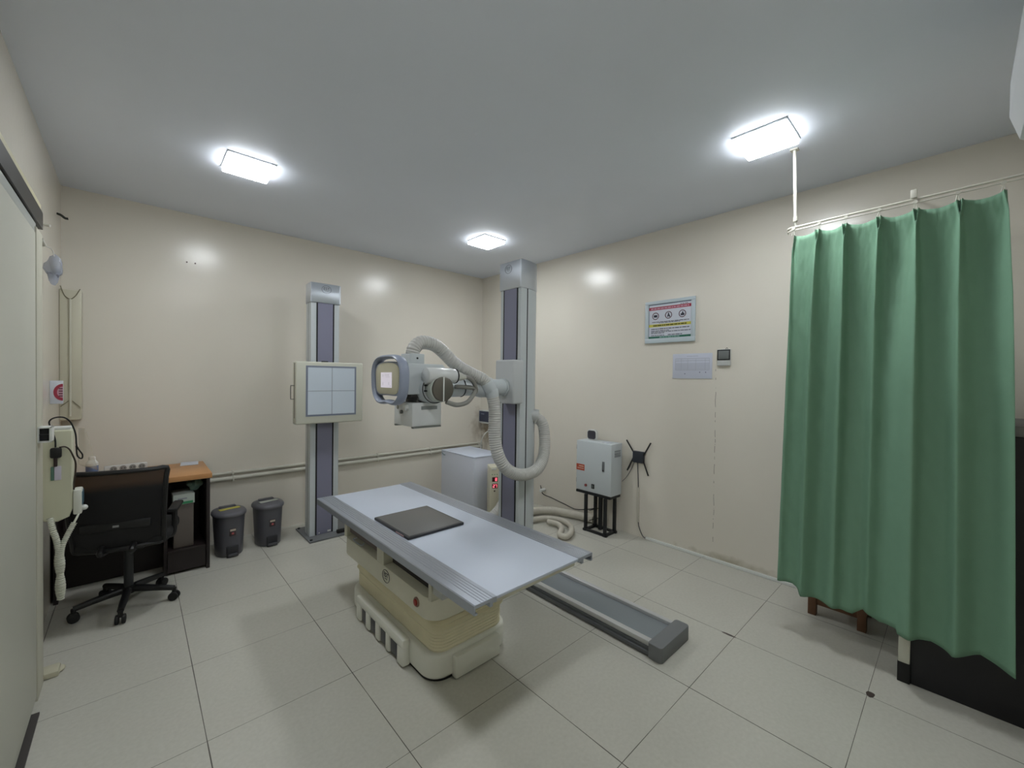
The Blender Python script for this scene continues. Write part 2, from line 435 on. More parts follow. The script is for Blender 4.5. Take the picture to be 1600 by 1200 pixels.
# bellows
rings = []; zs = []
bell = mat('yellowed_bellows', (224, 217, 188), 0.5, var=0.08, vscale=10)
zs = [0.135, 0.150, 0.158, 0.166, 0.174, 0.182, 0.190, 0.198, 0.206, 0.214, 0.222, 0.232, 0.242, 0.256, 0.270, 0.286, 0.298, 0.3105]
for k, z in enumerate(zs):
    off = (0.0 if k % 2 == 0 else (0.006 if z < 0.24 else 0.016))
    rings.append([(x, y, z) for x, y in rrect(1.10, 0.143, 0.445+off*2, 0.985+off*2, 0.07)])
MB().loft(rings).build('bellows', bell, tb, smooth=0)
# plinth
MB().prism(rrect(1.10, 0.146, 0.52, 1.03, 0.10, 8), 'z', 0.012, 0.138, 0.018, 3).build('plinth', white_plinth := mat('off_white_plinth', (226, 226, 216), 0.4, var=0.03), tb)
MB().prism(rrect(1.10, 0.146, 0.50, 1.01, 0.10, 8), 'z', 0.0, 0.014).build('floor_gasket', black_rubber, tb)
# foot pedal block with four dark pedals
b = MB(); ys = [0.455, 0.387, 0.315, 0.262, 0.182, 0.130, 0.050, 0.005, -0.086, -0.155]
b.box(0.80, 0.845, -0.155, 0.455, 0.098, 0.150, 0.012)
for i in range(0, 10, 2): b.box(0.80, 0.845, ys[i+1], ys[i], 0.010, 0.11, 0.008)
b.box(0.825, 0.845, -0.15, 0.45, 0.03, 0.11)
pb = b.build('pedal_block', white_plinth, tb)
for i in range(1, 9, 2):
    MB().box(0.808, 0.826, ys[i+1]+0.006, ys[i]-0.006, 0.02, 0.094, 0.003).build('pedal', mat('dark_grey_pedal', (78, 80, 84), 0.5), pb)
MB().box(0.962, 1.255, -0.402, -0.36, 0.006, 0.118, 0.008).build('end_plate', white_plinth, tb)

# cassette on the table
ca = thing('detector_cassette', 'flat dark grey x-ray detector cassette lying on the white table top', 'x-ray cassette', (1.03, 0.11, TZ))
CR = Matrix.Rotation(0.03, 4, 'Z')
b = MB().box(0.850, 1.215, -0.108, 0.312, TZ-0.0025, TZ+0.0135, 0.004); b.build('shell', mat('black_cassette_edge', (42, 43, 46), 0.4), ca)
MB().box(0.862, 1.203, -0.096, 0.300, TZ+0.0132, TZ+0.0148, 0.001).build('face', mat('grey_cassette_face', (96, 95, 93), 0.45), ca)
MB().box(0.8486, 0.852, -0.06, 0.03, TZ+0.003, TZ+0.010).build('edge_label', mat('pinkish_label', (170, 140, 140), 0.6), ca, smooth=0)

# ------------------------------------------------------------------ columns shared by both stands
def dprofile(n=14, depth=0.245, b=0.115, ex=2.2):
    """half: front flat at 0, convex sides; returns list of (depth, halfwidth)"""
    out = []
    for k in range(n+1):
        t = k/n*0.97
        out.append((depth*t, b*(1-t**ex)**(1/ex)))
    return out
def d_outline(front, c, direction, depth=0.245, b=0.115, ex=2.2, grow=0.0):
    """closed outline in (along front axis, along width)"""
    pr = dprofile(14, depth+grow*2, b+grow, ex)
    pts = [(-grow+d, w) for d, w in pr] + [(-grow+d, -w) for d, w in pr[::-1]]
    return [(front+direction*d, c+w) for d, w in pts]

# ---- tube stand (column with the x-ray tube arm on a floor rail)
FX, CY = 1.90, 0.262
ts = thing('x_ray_tube_stand', 'tall grey x-ray tube stand on a floor rail with arm reaching over the table', 'x-ray machine', (2.01, 0.26, 0))
b = MB(); b.box(1.862, 2.165, -0.985, 1.05, 0.0, 0.048, 0.004)
b.build('floor_rail', mat('dark_rail_side', (98, 100, 102), 0.4, 0.4), ts)
parts('rail_edge', mat('pale_rail_edge', (196, 196, 196), 0.35, 0.4), ts, (1.868, 1.905, -0.985, 1.05, 0.048, 0.076, 0.003), (2.128, 2.160, -0.985, 1.05, 0.048, 0.076, 0.003))
parts('rail_flange', MATS['dark_rail_side'], ts, (1.850, 1.8618, -0.985, 1.05, 0.006, 0.030, 0.003))
MB().box(1.905, 2.128, -0.98, 1.05, 0.046, 0.056, 0.001).build('rail_cover', mat('grey_rail_cover', (128, 134, 138), 0.5, 0.2), ts)
b = MB().prism(rrect(2.01, -0.99, 0.335, 0.085, 0.02), 'z', 0.0, 0.086, 0.006); b.build('end_cap', mat('grey_end_cap', (112, 114, 116), 0.5), ts)
colm = b = MB().prism(d_outline(FX+0.004, CY, 1), 'z', 0.06, 2.22)
colo = b.build('column', pale_green_grey, ts, smooth=30)
MB().box(FX, FX+0.01, CY-0.072, CY+0.072, 0.08, 2.215).build('track_band', mauve, ts, smooth=0)
parts('track_slit', black_gap, ts, (FX-0.001, FX+0.012, CY-0.080, CY-0.070, 0.08, 2.215), (FX-0.001, FX+0.012, CY+0.070, CY+0.080, 0.08, 2.215))
# groove on the convex side
g = dprofile(14, 0.245, 0.115, 2.2)
gx, gw = FX+0.004+g[4][0], g[4][1]
b = MB().box(gx-0.004, gx+0.004, CY-gw-0.002, CY-gw+0.006, 0.06, 2.215); b.build('side_slit', black_gap, ts, smooth=0)
hd = MB().prism(d_outline(FX, CY, 1, grow=0.006), 'z', 2.20, 2.412, 0.004).build('head_cap', silver, ts, smooth=30)
b = MB(); b.box(FX-0.0085, FX-0.004, CY-0.118, CY-0.112, 2.205, 2.405); b.build('cap_highlight', mat('pale_highlight', (200, 205, 212), 0.3, 0.6), hd, smooth=0)  # pale strip paints the highlight along the cap's front corner
logo(hd, (FX-0.0075, CY+0.02, 2.355), (0, -1, 0), (0, 0, 1), 0.075, mat('logo_grey', (95, 100, 112), 0.4), 0.03)
# carriage
MB().box(1.80, 1.905, CY-0.152, CY+0.055, 1.33, 1.655, 0.014, 3).build('carriage', mat('carriage_grey', (190, 193, 194), 0.42), ts)
# arm
AY, AZ = 0.215, 1.452
b = MB().cyl((1.30, AY, AZ), (1.81, AY, AZ), 0.058, seg=36); b.cyl((1.38, AY, AZ), (1.388, AY, AZ), 0.0595, seg=36)
b.cyl((1.22, AY, AZ), (1.40, AY, AZ), 0.064, seg=36, bev=0.004); b.cyl((1.782, AY, AZ), (1.802, AY, AZ), 0.066, seg=36, bev=0.003)
b.cyl((1.52, AY, AZ), (1.575, AY, AZ), 0.0585, 0.072, seg=36); b.cyl((1.575, AY, AZ), (1.665, AY, AZ), 0.072, seg=36, bev=0.006)
arm = b.build('arm', pale_green_grey, ts)
MB().tube(ring_pts((1.41, AY, AZ), (0, 1, 0), (0, 0, 1), 0.0625, 0.0625), 0.003, 6, closed=True).build('seam', dark_metal, arm)
b = MB().cyl((1.575, 0.147, 1.485), (1.612, 0.132, 1.425), 0.0455, seg=24, bev=0.004); b.cyl((1.612, 0.132, 1.438), (1.622, 0.128, 1.385), 0.0455, seg=24, bev=0.004)
b.build('hose_clamp', pale_green_grey, arm)
# tube head
b = MB()
b.prism([(0.90, 1.415), (0.90, 1.565), (0.93, 1.598), (1.19, 1.598), (1.225, 1.565), (1.225, 1.415)], 'y', 0.095, 0.335, 0.008)
tubeh = b.build('tube_housing', pale_green_grey, ts)
MB().box(0.985, 1.085, 0.14, 0.25, 1.597, 1.660, 0.004).build('hose_bracket', pale_green_grey, tubeh)
MB().cyl((1.035, 0.141, 1.632), (1.035, 0.136, 1.632), 0.006, seg=10).build('bracket_screw', dark_metal, tubeh)
TXc, TZc = 1.112, 1.449
b = MB().cyl((TXc, 0.40, TZc), (TXc, 0.06, TZc), 0.090, seg=40, bev=0.008)
b.build('collar', pale_green_grey, tubeh)
MB().tube(ring_pts((TXc, 0.058, TZc), (1, 0, 0), (0, 0, 1), 0.086, 0.086), 0.0028, 6, closed=True).build('collar_seam', dark_metal, tubeh)
b = MB().cyl((TXc+0.008, 0.06, TZc), (TXc+0.008, -0.005, TZc), 0.078, seg=40, bev=0.003)
ec = b.build('end_sleeve', mat('pale_sleeve', (190, 196, 188), 0.35), tubeh)
MB().cyl((TXc+0.010, 0.0, TZc), (TXc+0.010, -0.02, TZc), 0.074, seg=40, bev=0.012).build('end_cap', mat('bronze_brown_cap', (108, 104, 96), 0.38, 0.5), ec)
b = MB().box(TXc+0.004, TXc+0.012, -0.0235, -0.018, TZc-0.072, TZc+0.072, 0.001); b.build('cap_stripe', white_paint, ec)
parts('vent_slot', black_gap, ec, *[(1.030, 1.046, 0.036, 0.050, q-0.005, q+0.005) for q in (1.470, 1.437)])
# high-voltage horn with its cable
b = MB().cyl((1.03, 0.035, 1.527), (1.215, 0.035, 1.527), 0.049, seg=10, bev=0.004); b.cyl((1.20, 0.035, 1.527), (1.232, 0.035, 1.527), 0.044, seg=28)
horn = b.build('cable_horn', mat('white_horn', (205, 207, 206), 0.25), tubeh)
MB().cyl((1.232, 0.035, 1.527), (1.240, 0.035, 1.527), 0.047, seg=28, bev=0.002).build('horn_ring', black_plastic, horn)
MB().cyl((1.240, 0.035, 1.527), (1.33, 0.06, 1.520), 0.036, 0.016, seg=20).build('horn_boot', mat('pale_boot', (196, 196, 186), 0.5), horn)
b = MB().tube([(1.32, 0.058, 1.520), (1.37, 0.075, 1.518), (1.43, 0.10, 1.49), (1.47, 0.12, 1.44), (1.46, 0.12, 1.42)], 0.014, 12)
b.tube([(1.15, -0.005, 1.372), (1.22, -0.01, 1.352), (1.31, 0.01, 1.362), (1.39, 0.06, 1.395), (1.45, 0.11, 1.425), (1.44, 0.12, 1.45), (1.30, 0.12, 1.46)], 0.014, 12)
b.build('tube_cable', mat('grey_tube_cable', (135, 134, 128), 0.45), tubeh)
# collimator under the tube
b = MB().cyl((1.085, 0.22, 1.385), (1.085, 0.22, 1.40), 0.098, seg=36, bev=0.004); b.box(0.99, 1.18, 0.13, 0.31, 1.398, 1.418, 0.004)
b.cyl((1.085, 0.22, 1.362), (1.085, 0.22, 1.386), 0.072, seg=30)
cn = b.build('swivel_plate', mat('dark_swivel', (70, 70, 70), 0.4, 0.4), ts)
b = MB().box(0.985, 1.188, 0.105, 0.335, 1.222, 1.364, 0.006)
co = b.build('collimator', mat('collimator_grey', (216, 218, 218), 0.38), ts)
parts('slide_rail', mat('slide_rail_grey', (120, 122, 118), 0.5), co, (0.99, 1.183, 0.101, 0.125, 1.212, 1.2222), (0.99, 1.183, 0.315, 0.338, 1.212, 1.2222))
MB().box(1.045, 1.155, 0.1025, 0.106, 1.322, 1.343).build('name_strip', mat('grey_name_strip', (140, 144, 144), 0.4), co, smooth=0)
b = MB().cyl((0.986, 0.165, 1.335), (0.964, 0.165, 1.335), 0.019, seg=20, bev=0.003); b.build('knob', white_paint, co)
b = MB().cyl((0.986, 0.225, 1.305), (0.970, 0.225, 1.305), 0.011, seg=14, bev=0.002); b.build('knob', mat('grey_knob', (120, 120, 116), 0.4), co)
b = MB().cyl((0.986, 0.285, 1.33), (0.982, 0.285, 1.33), 0.012, seg=14); b.build('dial_mark', mat('grey_mark', (140, 138, 128), 0.5), co)
# control panel with handle ring
PY, PZ, PX = 0.150, 1.497, 0.85
ringm = mat('blue_grey_handle', (146, 154, 172), 0.32)
path = []
NN = 44
for k in range(NN):
    a = 2*pi*k/NN; ca_, sa = cos(a), sin(a)
    y = 0.178*abs(ca_)**0.62*(1 if ca_ > 0 else -1); z = 0.136*abs(sa)**0.72*(1 if sa > 0 else -1)
    if z < -0.05: z += 0.014*exp(-(y/0.07)**2)
    y *= 1.0+0.06*(z/0.14)
    path.append((PX+0.012, PY+y, PZ+z))
cp = MB().tube(path, 0.0125, 12, closed=True, step=0.008, flat=((1, 0, 0), 2.4)).build('handle_ring', ringm, ts)
def plate_outline(w, h, k=0.0):
    pts = []
    for i in range(40):
        a = 2*pi*i/40; c_, s_ = cos(a), sin(a)
        y = w/2*abs(c_)**0.45*(1 if c_ > 0 else -1); z = h/2*abs(s_)**0.5*(1 if s_ > 0 else -1)
        y *= 1+0.07*(z/(h/2)); z += 0.012*(1-(2*y/w)**2)
        pts.append((PY+y, PZ+z))
    return pts
MB().prism(plate_outline(0.335, 0.196), 'x', PX+0.0, PX+0.04, 0.006).build('panel_back', ringm, cp)
MB().prism(plate_outline(0.290, 0.180), 'x', PX-0.004, PX+0.01, 0.003).build('panel_face', mat('beige_panel_face', (196, 191, 168), 0.5), cp)
scr = MB().box(PX-0.0055, PX-0.002, PY-0.062, PY+0.075, PZ-0.042, PZ+0.046).build('screen', emit('pale_lilac_screen', srgb(214, 200, 224)[:3], 0.20), cp, smooth=0)
q = PX-0.0065
parts('screen_mark', emit('screen_mark', srgb(150, 130, 165)[:3], 0.12), cp, (q, q+0.001, PY-0.03, PY+0.02, PZ+0.028, PZ+0.034), (q, q+0.001, PY-0.04, PY+0.01, PZ+0.018, PZ+0.022), (q, q+0.001, PY+0.045, PY+0.055, PZ+0.02, PZ+0.034),
      (q, q+0.001, PY+0.045, PY+0.051, PZ-0.03, PZ-0.012), (q, q+0.001, PY-0.03, PY-0.024, PZ-0.026, PZ-0.01), (q, q+0.001, PY-0.055, PY-0.045, PZ-0.036, PZ-0.028))
MB().box(PX+0.035, 0.905, 0.12, 0.30, 1.43, 1.57, 0.006).build('panel_mount', pale_green_grey, cp)
# corrugated hoses
def corr(period, amp):
    return lambda d, t: 1+amp*(0.5+0.5*cos(2*pi*d/period))**0.7
hA = [(1.035, 0.20, 1.655), (1.05, 0.20, 1.70), (1.10, 0.20, 1.735), (1.19, 0.20, 1.725), (1.265, 0.20, 1.678), (1.325, 0.19, 1.622), (1.40, 0.18, 1.575), (1.49, 0.165, 1.535), (1.555, 0.152, 1.505), (1.595, 0.138, 1.455)]
MB().tube(hA, 0.039, 18, step=0.0038, rfun=corr(0.016, 0.12)).build('upper_hose', hose_mat, ts, smooth=60)
hB = [(1.617, 0.13, 1.41), (1.63, 0.115, 1.298), (1.62, 0.10, 1.122), (1.635, 0.08, 0.989), (1.702, 0.06, 0.880), (1.837, 0.05, 0.822), (2.0, 0.055, 0.838), (2.11, 0.09, 0.93), (2.150, 0.12, 1.06), (2.145, 0.145, 1.17), (2.10, 0.19, 1.222)]
MB().tube(hB, 0.040, 18, step=0.0038, rfun=corr(0.016, 0.12)).build('hanging_hose', hose_mat, ts, smooth=60)
b = MB().cyl((2.07, 0.215, 1.232), (2.125, 0.165, 1.225), 0.05, seg=20, bev=0.006); b.build('hose_socket', light_grey, ts)

# ------------------------------------------------------------------ wall stand with detector box
BX, BYf = 1.108, 1.99
bs = thing('detector_wall_stand', 'grey upright x-ray wall stand carrying a square detector box with a crosshair', 'x-ray stand', (BX, 2.08, 0))
plate = MB().prism([(0.945, 1.865), (1.36, 1.865), (1.36, 2.31), (0.945, 2.31)], 'z', 0, 0.016, 0.002).build('base_plate', mat('grey_base_plate', (112, 114, 116), 0.5), bs)
for x, y in ((0.965, 1.895), (0.965, 2.28), (1.335, 1.895)):
    MB().cyl((x, y, 0.016), (x, y, 0.026), 0.012, seg=8).build('bolt', dark_metal, plate)
def d_out_y(front, c, depth, bb, ex, grow=0):
    return [(w, d) for d, w in d_outline(front, c, 1, depth, bb, ex, grow)]
MB().prism(d_out_y(BYf+0.004, BX, 0.27, 0.128, 3.2), 'z', 0.016, 2.22).build('column', pale_green_grey, bs, smooth=30)
MB().box(BX-0.07, BX+0.07, BYf, BYf+0.01, 0.02, 2.21).build('track_band', mauve, bs, smooth=0)
parts('track_slit', black_gap, bs, (BX-0.08, BX-0.068, BYf-0.001, BYf+0.012, 0.02, 2.21), (BX+0.068, BX+0.08, BYf-0.001, BYf+0.012, 0.02, 2.21))
b = MB().box(BX-0.1285, BX-0.118, BYf+0.075, BYf+0.082, 0.02, 2.21); b.build('side_slit', mat('grey_slit', (110, 112, 116), 0.5), bs, smooth=0)
hd = MB().prism(d_out_y(BYf, BX, 0.27, 0.128, 3.2, 0.007), 'z', 2.205, 2.388, 0.004).build('head_cap', silver, bs, smooth=30)
parts('cap_highlight', MATS['pale_highlight'], hd, (BX-0.135, BX-0.125, BYf-0.0095, BYf-0.004, 2.208, 2.382), (BX+0.125, BX+0.135, BYf-0.0095, BYf-0.004, 2.208, 2.382))  # corner highlights of this cap, painted as pale strips
logo(hd, (BX+0.005, BYf-0.0085, 2.333), (1, 0, 0), (0, 0, 1), 0.085, MATS['logo_grey'], 0.036)
parts('cover_clip', white_paint, bs, (BX-0.05, BX-0.04, BYf-0.002, BYf+0.004, 0.03, 0.04), (BX+0.03, BX+0.06, BYf-0.002, BYf+0.004, 0.03, 0.045))
MB().box(1.20, 1.30, 1.90, 1.935, 0.02, 0.05, 0.004).build('foot_bar', black_rubber, bs)
# detector box
DY = 1.862
MB().box(BX-0.07, BX+0.07, DY+0.09, BYf+0.003, 1.24, 1.50, 0.006).build('carriage', light_grey, bs)
box = MB().box(0.820, 1.420, DY, DY+0.098, 1.084, 1.646, 0.012, 3).build('detector_box', mat('cream_detector', (196, 196, 182), 0.42), bs)
MB().box(0.902, 1.352, DY-0.0025, DY+0.002, 1.152, 1.610).build('frame_line', mat('blue_grey_line', (122, 130, 146), 0.5), box, smooth=0)
MB().box(0.918, 1.336, DY-0.0045, DY, 1.168, 1.594).build('front_panel', mat('pale_blue_panel', (196, 206, 216), 0.4), box, smooth=0)
b = MB().box(1.125, 1.129, DY-0.0052, DY-0.0042, 1.168, 1.594); b.box(0.918, 1.336, DY-0.0052, DY-0.0042, 1.379, 1.383)
b.build('crosshair', mat('crosshair_grey', (120, 126, 136), 0.5), box, smooth=0)
MB().box(0.8185, 0.823, DY+0.03, DY+0.045, 1.14, 1.63).build('side_slot', mat('brown_slot', (92, 82, 78), 0.5), box, smooth=0)
MB().tube([(0.822, DY+0.04, 1.43), (0.797, DY+0.04, 1.43), (0.790, DY+0.04, 1.422), (0.790, DY+0.04, 1.318), (0.797, DY+0.04, 1.31), (0.822, DY+0.04, 1.31)], 0.0045, 8, step=0.006).build('tray_handle', mat('handle_steel', (140, 138, 132), 0.3, 0.8), box)
MB().box(1.05, 1.10, DY+0.02, DY+0.06, 1.640, 1.656, 0.003).build('top_latch', dark_metal, box)

# ------------------------------------------------------------------ wall pipes
def pipe(z, r, label, x0, x1, drop):
    b = MB(); y = YA-r-0.002
    b.tube([(x0, y, z), (x1-0.06, y, z), (x1-0.02, y, z-0.012), (x1, y, z-0.05), (x1, y, z-drop)], r, 12, step=0.02)
    for x in (0.45, 1.15, 1.85, 2.55): b.box(x-0.008, x+0.008, y-r-0.002, YA, z-r-0.006, z+r+0.006, 0.002)
    tag(b.build('wall_conduit', mat('cream_conduit', (204, 202, 190), 0.45)), label, 'pipe', 'conduits along the back wall')
pipe(0.612, 0.014, 'upper thin cream conduit along the back wall behind the wall stand', -0.55, 3.33, 0.3)
pipe(0.563, 0.020, 'lower, thicker cream conduit along the back wall behind the wall stand', -0.55, 3.27, 0.3)
for x, z in ((0.112, 2.492), (0.170, 2.492)):
    o = MB().cyl((x, YA+0.002, z), (x, YA-0.006, z), 0.006, seg=10).build('wall_plug', mat('brown_plug', (96, 82, 70), 0.6))
    tag(o, ('left' if x < 0.14 else 'right')+' one of two tiny brown wall plugs high on the back wall', 'wall plug', 'wall plugs')

# ------------------------------------------------------------------ desk
wood_top = mat('orange_brown_wood', (186, 136, 86), 0.4, var=0.12, vscale=6)
dark_wood = mat('black_brown_wood', (34, 26, 26), 0.45, var=0.1)
dk = thing('desk', 'black desk with an orange brown wooden top against the back wall', 'desk', (-0.2, 2.17, 0))
MB().box(-0.615, 0.226, 1.862, 2.455, 0.712, 0.75, 0.003).build('desk_top', wood_top, dk)
MB().box(0.192, 0.215, 1.885, 2.45, 0.0, 0.711, 0.002).build('side_panel', dark_wood, dk)
MB().box(-0.612, -0.59, 1.885, 2.45, 0.0, 0.711, 0.002).build('side_panel', dark_wood, dk)
MB().box(-0.589, -0.061, 2.14, 2.16, 0.0, 0.711).build('knee_shade_panel', dark_wood, dk, smooth=0)  # dark panel added to stand in for the shade under the desk
MB().box(-0.589, 0.191, 2.41, 2.43, 0.05, 0.711).build('back_panel', dark_wood, dk, smooth=0)
MB().box(-0.06, -0.04, 1.93, 2.409, 0.0, 0.711).build('divider', dark_wood, dk, smooth=0)
MB().box(-0.039, 0.191, 1.90, 2.409, 0.165, 0.188, 0.001).build('shelf', dark_wood, dk)
b = MB().box(-0.039, 0.191, 1.91, 1.928, 0.02, 0.164); b.build('toe_panel', dark_wood, dk, smooth=0)
tag(MB().box(-0.005, 0.118, 1.935, 2.36, 0.188, 0.522, 0.006).build('computer_tower', mat('brown_grey_case', (104, 96, 90), 0.5), origin=(0.056, 2.15, 0.188)), 'brown grey computer tower standing on the shelf inside the desk', 'computer')
gb = thing('glove_box', 'white and green carton of gloves on top of the grey tower in the desk', 'box', (0.05, 2.02, 0.522))
MB().box(-0.012, 0.118, 1.925, 2.12, 0.5225, 0.60, 0.002, rot=Matrix.Rotation(0.05, 4, 'Z')).build('carton', mat('white_carton', (206, 216, 210), 0.6), gb)
MB().box(-0.014, 0.112, 1.9195, 1.924, 0.526, 0.543, rot=Matrix.Rotation(0.05, 4, 'Z')).build('green_stripe', mat('green_stripe', (70, 160, 110), 0.6), gb, smooth=0)
MB().box(0.02, 0.075, 1.9195, 1.923, 0.562, 0.572, rot=Matrix.Rotation(0.05, 4, 'Z')).build('print', ink_grey, gb, smooth=0)
# crumpled bag
def crumple(c, r, seed, amt=0.3, flat=1.0):
    t = bmesh.new(); bmesh.ops.create_icosphere(t, subdivisions=3, radius=1); rnd = random.Random(seed)
    ks = [(Vector((rnd.uniform(-1, 1), rnd.uniform(-1, 1), rnd.uniform(-1, 1))).normalized(), rnd.uniform(3, 8), rnd.uniform(0, 6)) for _ in range(7)]
    for v in t.verts:
        d = 1+amt*sum(sin(k.dot(v.co)*w+p) for k, w, p in ks)/3
        v.co = Vector((v.co.x*r[0], v.co.y*r[1], v.co.z*r[2]))*d
    b = MB(); b._merge(t, Matrix.Translation(c)); return b
tag(crumple((0.13, 2.03, 0.648), (0.05, 0.06, 0.04), 3).build('plastic_bag', mat('pale_teal_film', (120, 150, 140), 0.35, alpha=0.75), origin=(0.13, 2.03, 0.60)), 'crumpled pale teal plastic bag under the desk top above the glove carton', 'bag')
# power strip
ps = thing('power_strip', 'white four socket power strip lying on the desk', 'power strip', (-0.27, 2.38, 0.75), local=True, rotz=0.10)
MB().box(-0.125, 0.125, -0.018, 0.022, 0.0005, 0.048, 0.004).build('body', mat('white_plastic', (208, 210, 208), 0.4), ps)
for k in range(4):
    x = -0.075+k*0.055
    so = MB().cyl((x, -0.0175, 0.024), (x, -0.0195, 0.024), 0.0205, seg=24).build('socket', mat('socket_grey', (132, 134, 132), 0.5), ps)
    b = MB()
    for q in (-1, 1): b.cyl((x+q*0.0085, -0.019, 0.024), (x+q*0.0085, -0.0202, 0.024), 0.004, seg=8)
    b.build('pin_holes', black_gap, so)
MB().tube([(-0.124, 0, 0.018), (-0.16, 0.0, 0.012), (-0.19, 0.03, 0.006), (-0.205, 0.055, 0.005)], 0.0045, 8).build('cord', mat('white_plastic', (208, 210, 208)), ps)
tag(MB().box(-0.06, 0.06, -0.075, 0.075, 0.0, 0.006, 0.001, rot=Matrix.Rotation(-0.1, 4, 'Z')).build('paper_stack', paper_white, origin=(0, 0, 0)), 'small white stack of paper at the right back of the desk top', 'paper').location = (0.125, 2.375, 0.7505)
bt = thing('bottle', 'small white plastic bottle with blue print on the left of the desk', 'bottle', (-0.455, 2.28, 0.75))
b = MB().cyl((-0.455, 2.28, 0.7505), (-0.455, 2.28, 0.85), 0.034, seg=24, bev=0.006); b.cyl((-0.455, 2.28, 0.85), (-0.455, 2.28, 0.872), 0.034, 0.018, seg=24); b.build('body', white_paint, bt)
MB().cyl((-0.455, 2.28, 0.872), (-0.455, 2.28, 0.895), 0.02, seg=20, bev=0.003).build('cap', white_paint, bt)
MB().cyl((-0.455, 2.28, 0.785), (-0.455, 2.28, 0.83), 0.0345, seg=24).build('blue_print', mat('blue_print', (92, 112, 150), 0.5), bt)

# ------------------------------------------------------------------ office chair
ch = thing('office_chair', 'black mesh-back swivel office chair turned to the desk', 'chair', (-0.250, 1.585, 0), local=True, rotz=radians(-12))
b = MB().cyl((0, 0, 0.085), (0, 0, 0.13), 0.038, seg=20)
base = b.build('star_base', black_plastic, ch)
angs = [-98, -26, 46, 118, 190]
b = MB()
for a in angs:
    a = radians(a+12); p = Vector((cos(a)*0.25, sin(a)*0.25, 0.072))
    leg = MB().tube([(0, 0, 0.11), (p*0.5+Vector((0, 0, 0.062))), p+Vector((0, 0, 0.008))], 0.022, 10, rfun=lambda d, t: 1.1-0.35*t).build('leg', black_plastic, ch)
    w = MB()
    for s in (-1, 1):
        q = Vector((-sin(a), cos(a), 0))*0.016*s
        w.cyl(p+q*0.45+Vector((0, 0, -0.044)), p+q*1.5+Vector((0, 0, -0.044)), 0.028, seg=18, bev=0.004)
    w.cyl(p+Vector((0, 0, -0.03)), p+Vector((0, 0, 0.01)), 0.012)
    w.build('caster', black_rubber, leg)
MB().cyl((0, 0, 0.12), (0, 0, 0.40), 0.024, seg=18).build('gas_lift', dark_metal, ch)
MB().box(-0.10, 0.10, -0.12, 0.12, 0.395, 0.43, 0.01).build('tilt_plate', black_plastic, ch)
seat = MB().prism(rrect(0, 0.03, 0.47, 0.46, 0.09), 'z', 0.43, 0.50, 0.025, 3).build('seat', mat('black_fabric', (26, 26, 28), 0.85, bump=0.4, bscale=400), ch)
# back: frame and mesh, wider at the top, curved
def back_pt(s, t):   # s -1..1 across, t 0..1 up
    w = 0.205+0.025*t
    y = -0.235+0.05*s*s-0.05*(t-0.4)+0.03*sin(pi*t)*-1
    return Vector((s*w, y, 0.445+0.480*t))
fr = [back_pt(-1+2*k/10, 1) for k in range(11)] + [back_pt(1, 1-k/8) for k in range(1, 9)] + [back_pt(1-2*k/10, 0) for k in range(1, 11)] + [back_pt(-1, k/8) for k in range(1, 8)]
bf = MB().tube(fr, 0.014, 8, closed=True, step=0.02).build('back_frame', black_plastic, ch)
t = bmesh.new(); NX, NZ = 14, 14
G = [[t.verts.new(back_pt(-1+2*i/NX, j/NZ)) for i in range(NX+1)] for j in range(NZ+1)]
for j in range(NZ):
    for i in range(NX): t.faces.new((G[j][i], G[j][i+1], G[j+1][i+1], G[j+1][i]))
b = MB(); b._merge(t); b.build('back_mesh', mat('black_mesh', (24, 24, 26), 0.8, alpha=0.93), bf)
b = MB()
for s in (-1, 1): b.tube([back_pt(s*0.35, 0.05), Vector((s*0.07, -0.26, 0.44)), Vector((s*0.06, -0.10, 0.415))], 0.016, 8)
b.box(-0.16, 0.16, -0.262, -0.235, 0.575, 0.625, 0.01)
b.build('back_support', black_plastic, ch)
MB().box(-0.014, 0.014, -0.2665, -0.262, 0.594, 0.606).build('maker_plate', mat('plate_grey', (150, 150, 150), 0.4), bf, smooth=0)
for s in (-1, 1):
    a = MB().tube([(s*0.16, 0.02, 0.425), (s*0.225, -0.02, 0.43), (s*0.238, -0.02, 0.50), (s*0.238, -0.02, 0.60)], 0.016, 8).build('armrest', black_plastic, ch)
    MB().box(s*0.238-0.028, s*0.238+0.028, -0.10, 0.13, 0.60, 0.625, 0.01).build('arm_pad', black_rubber, a)

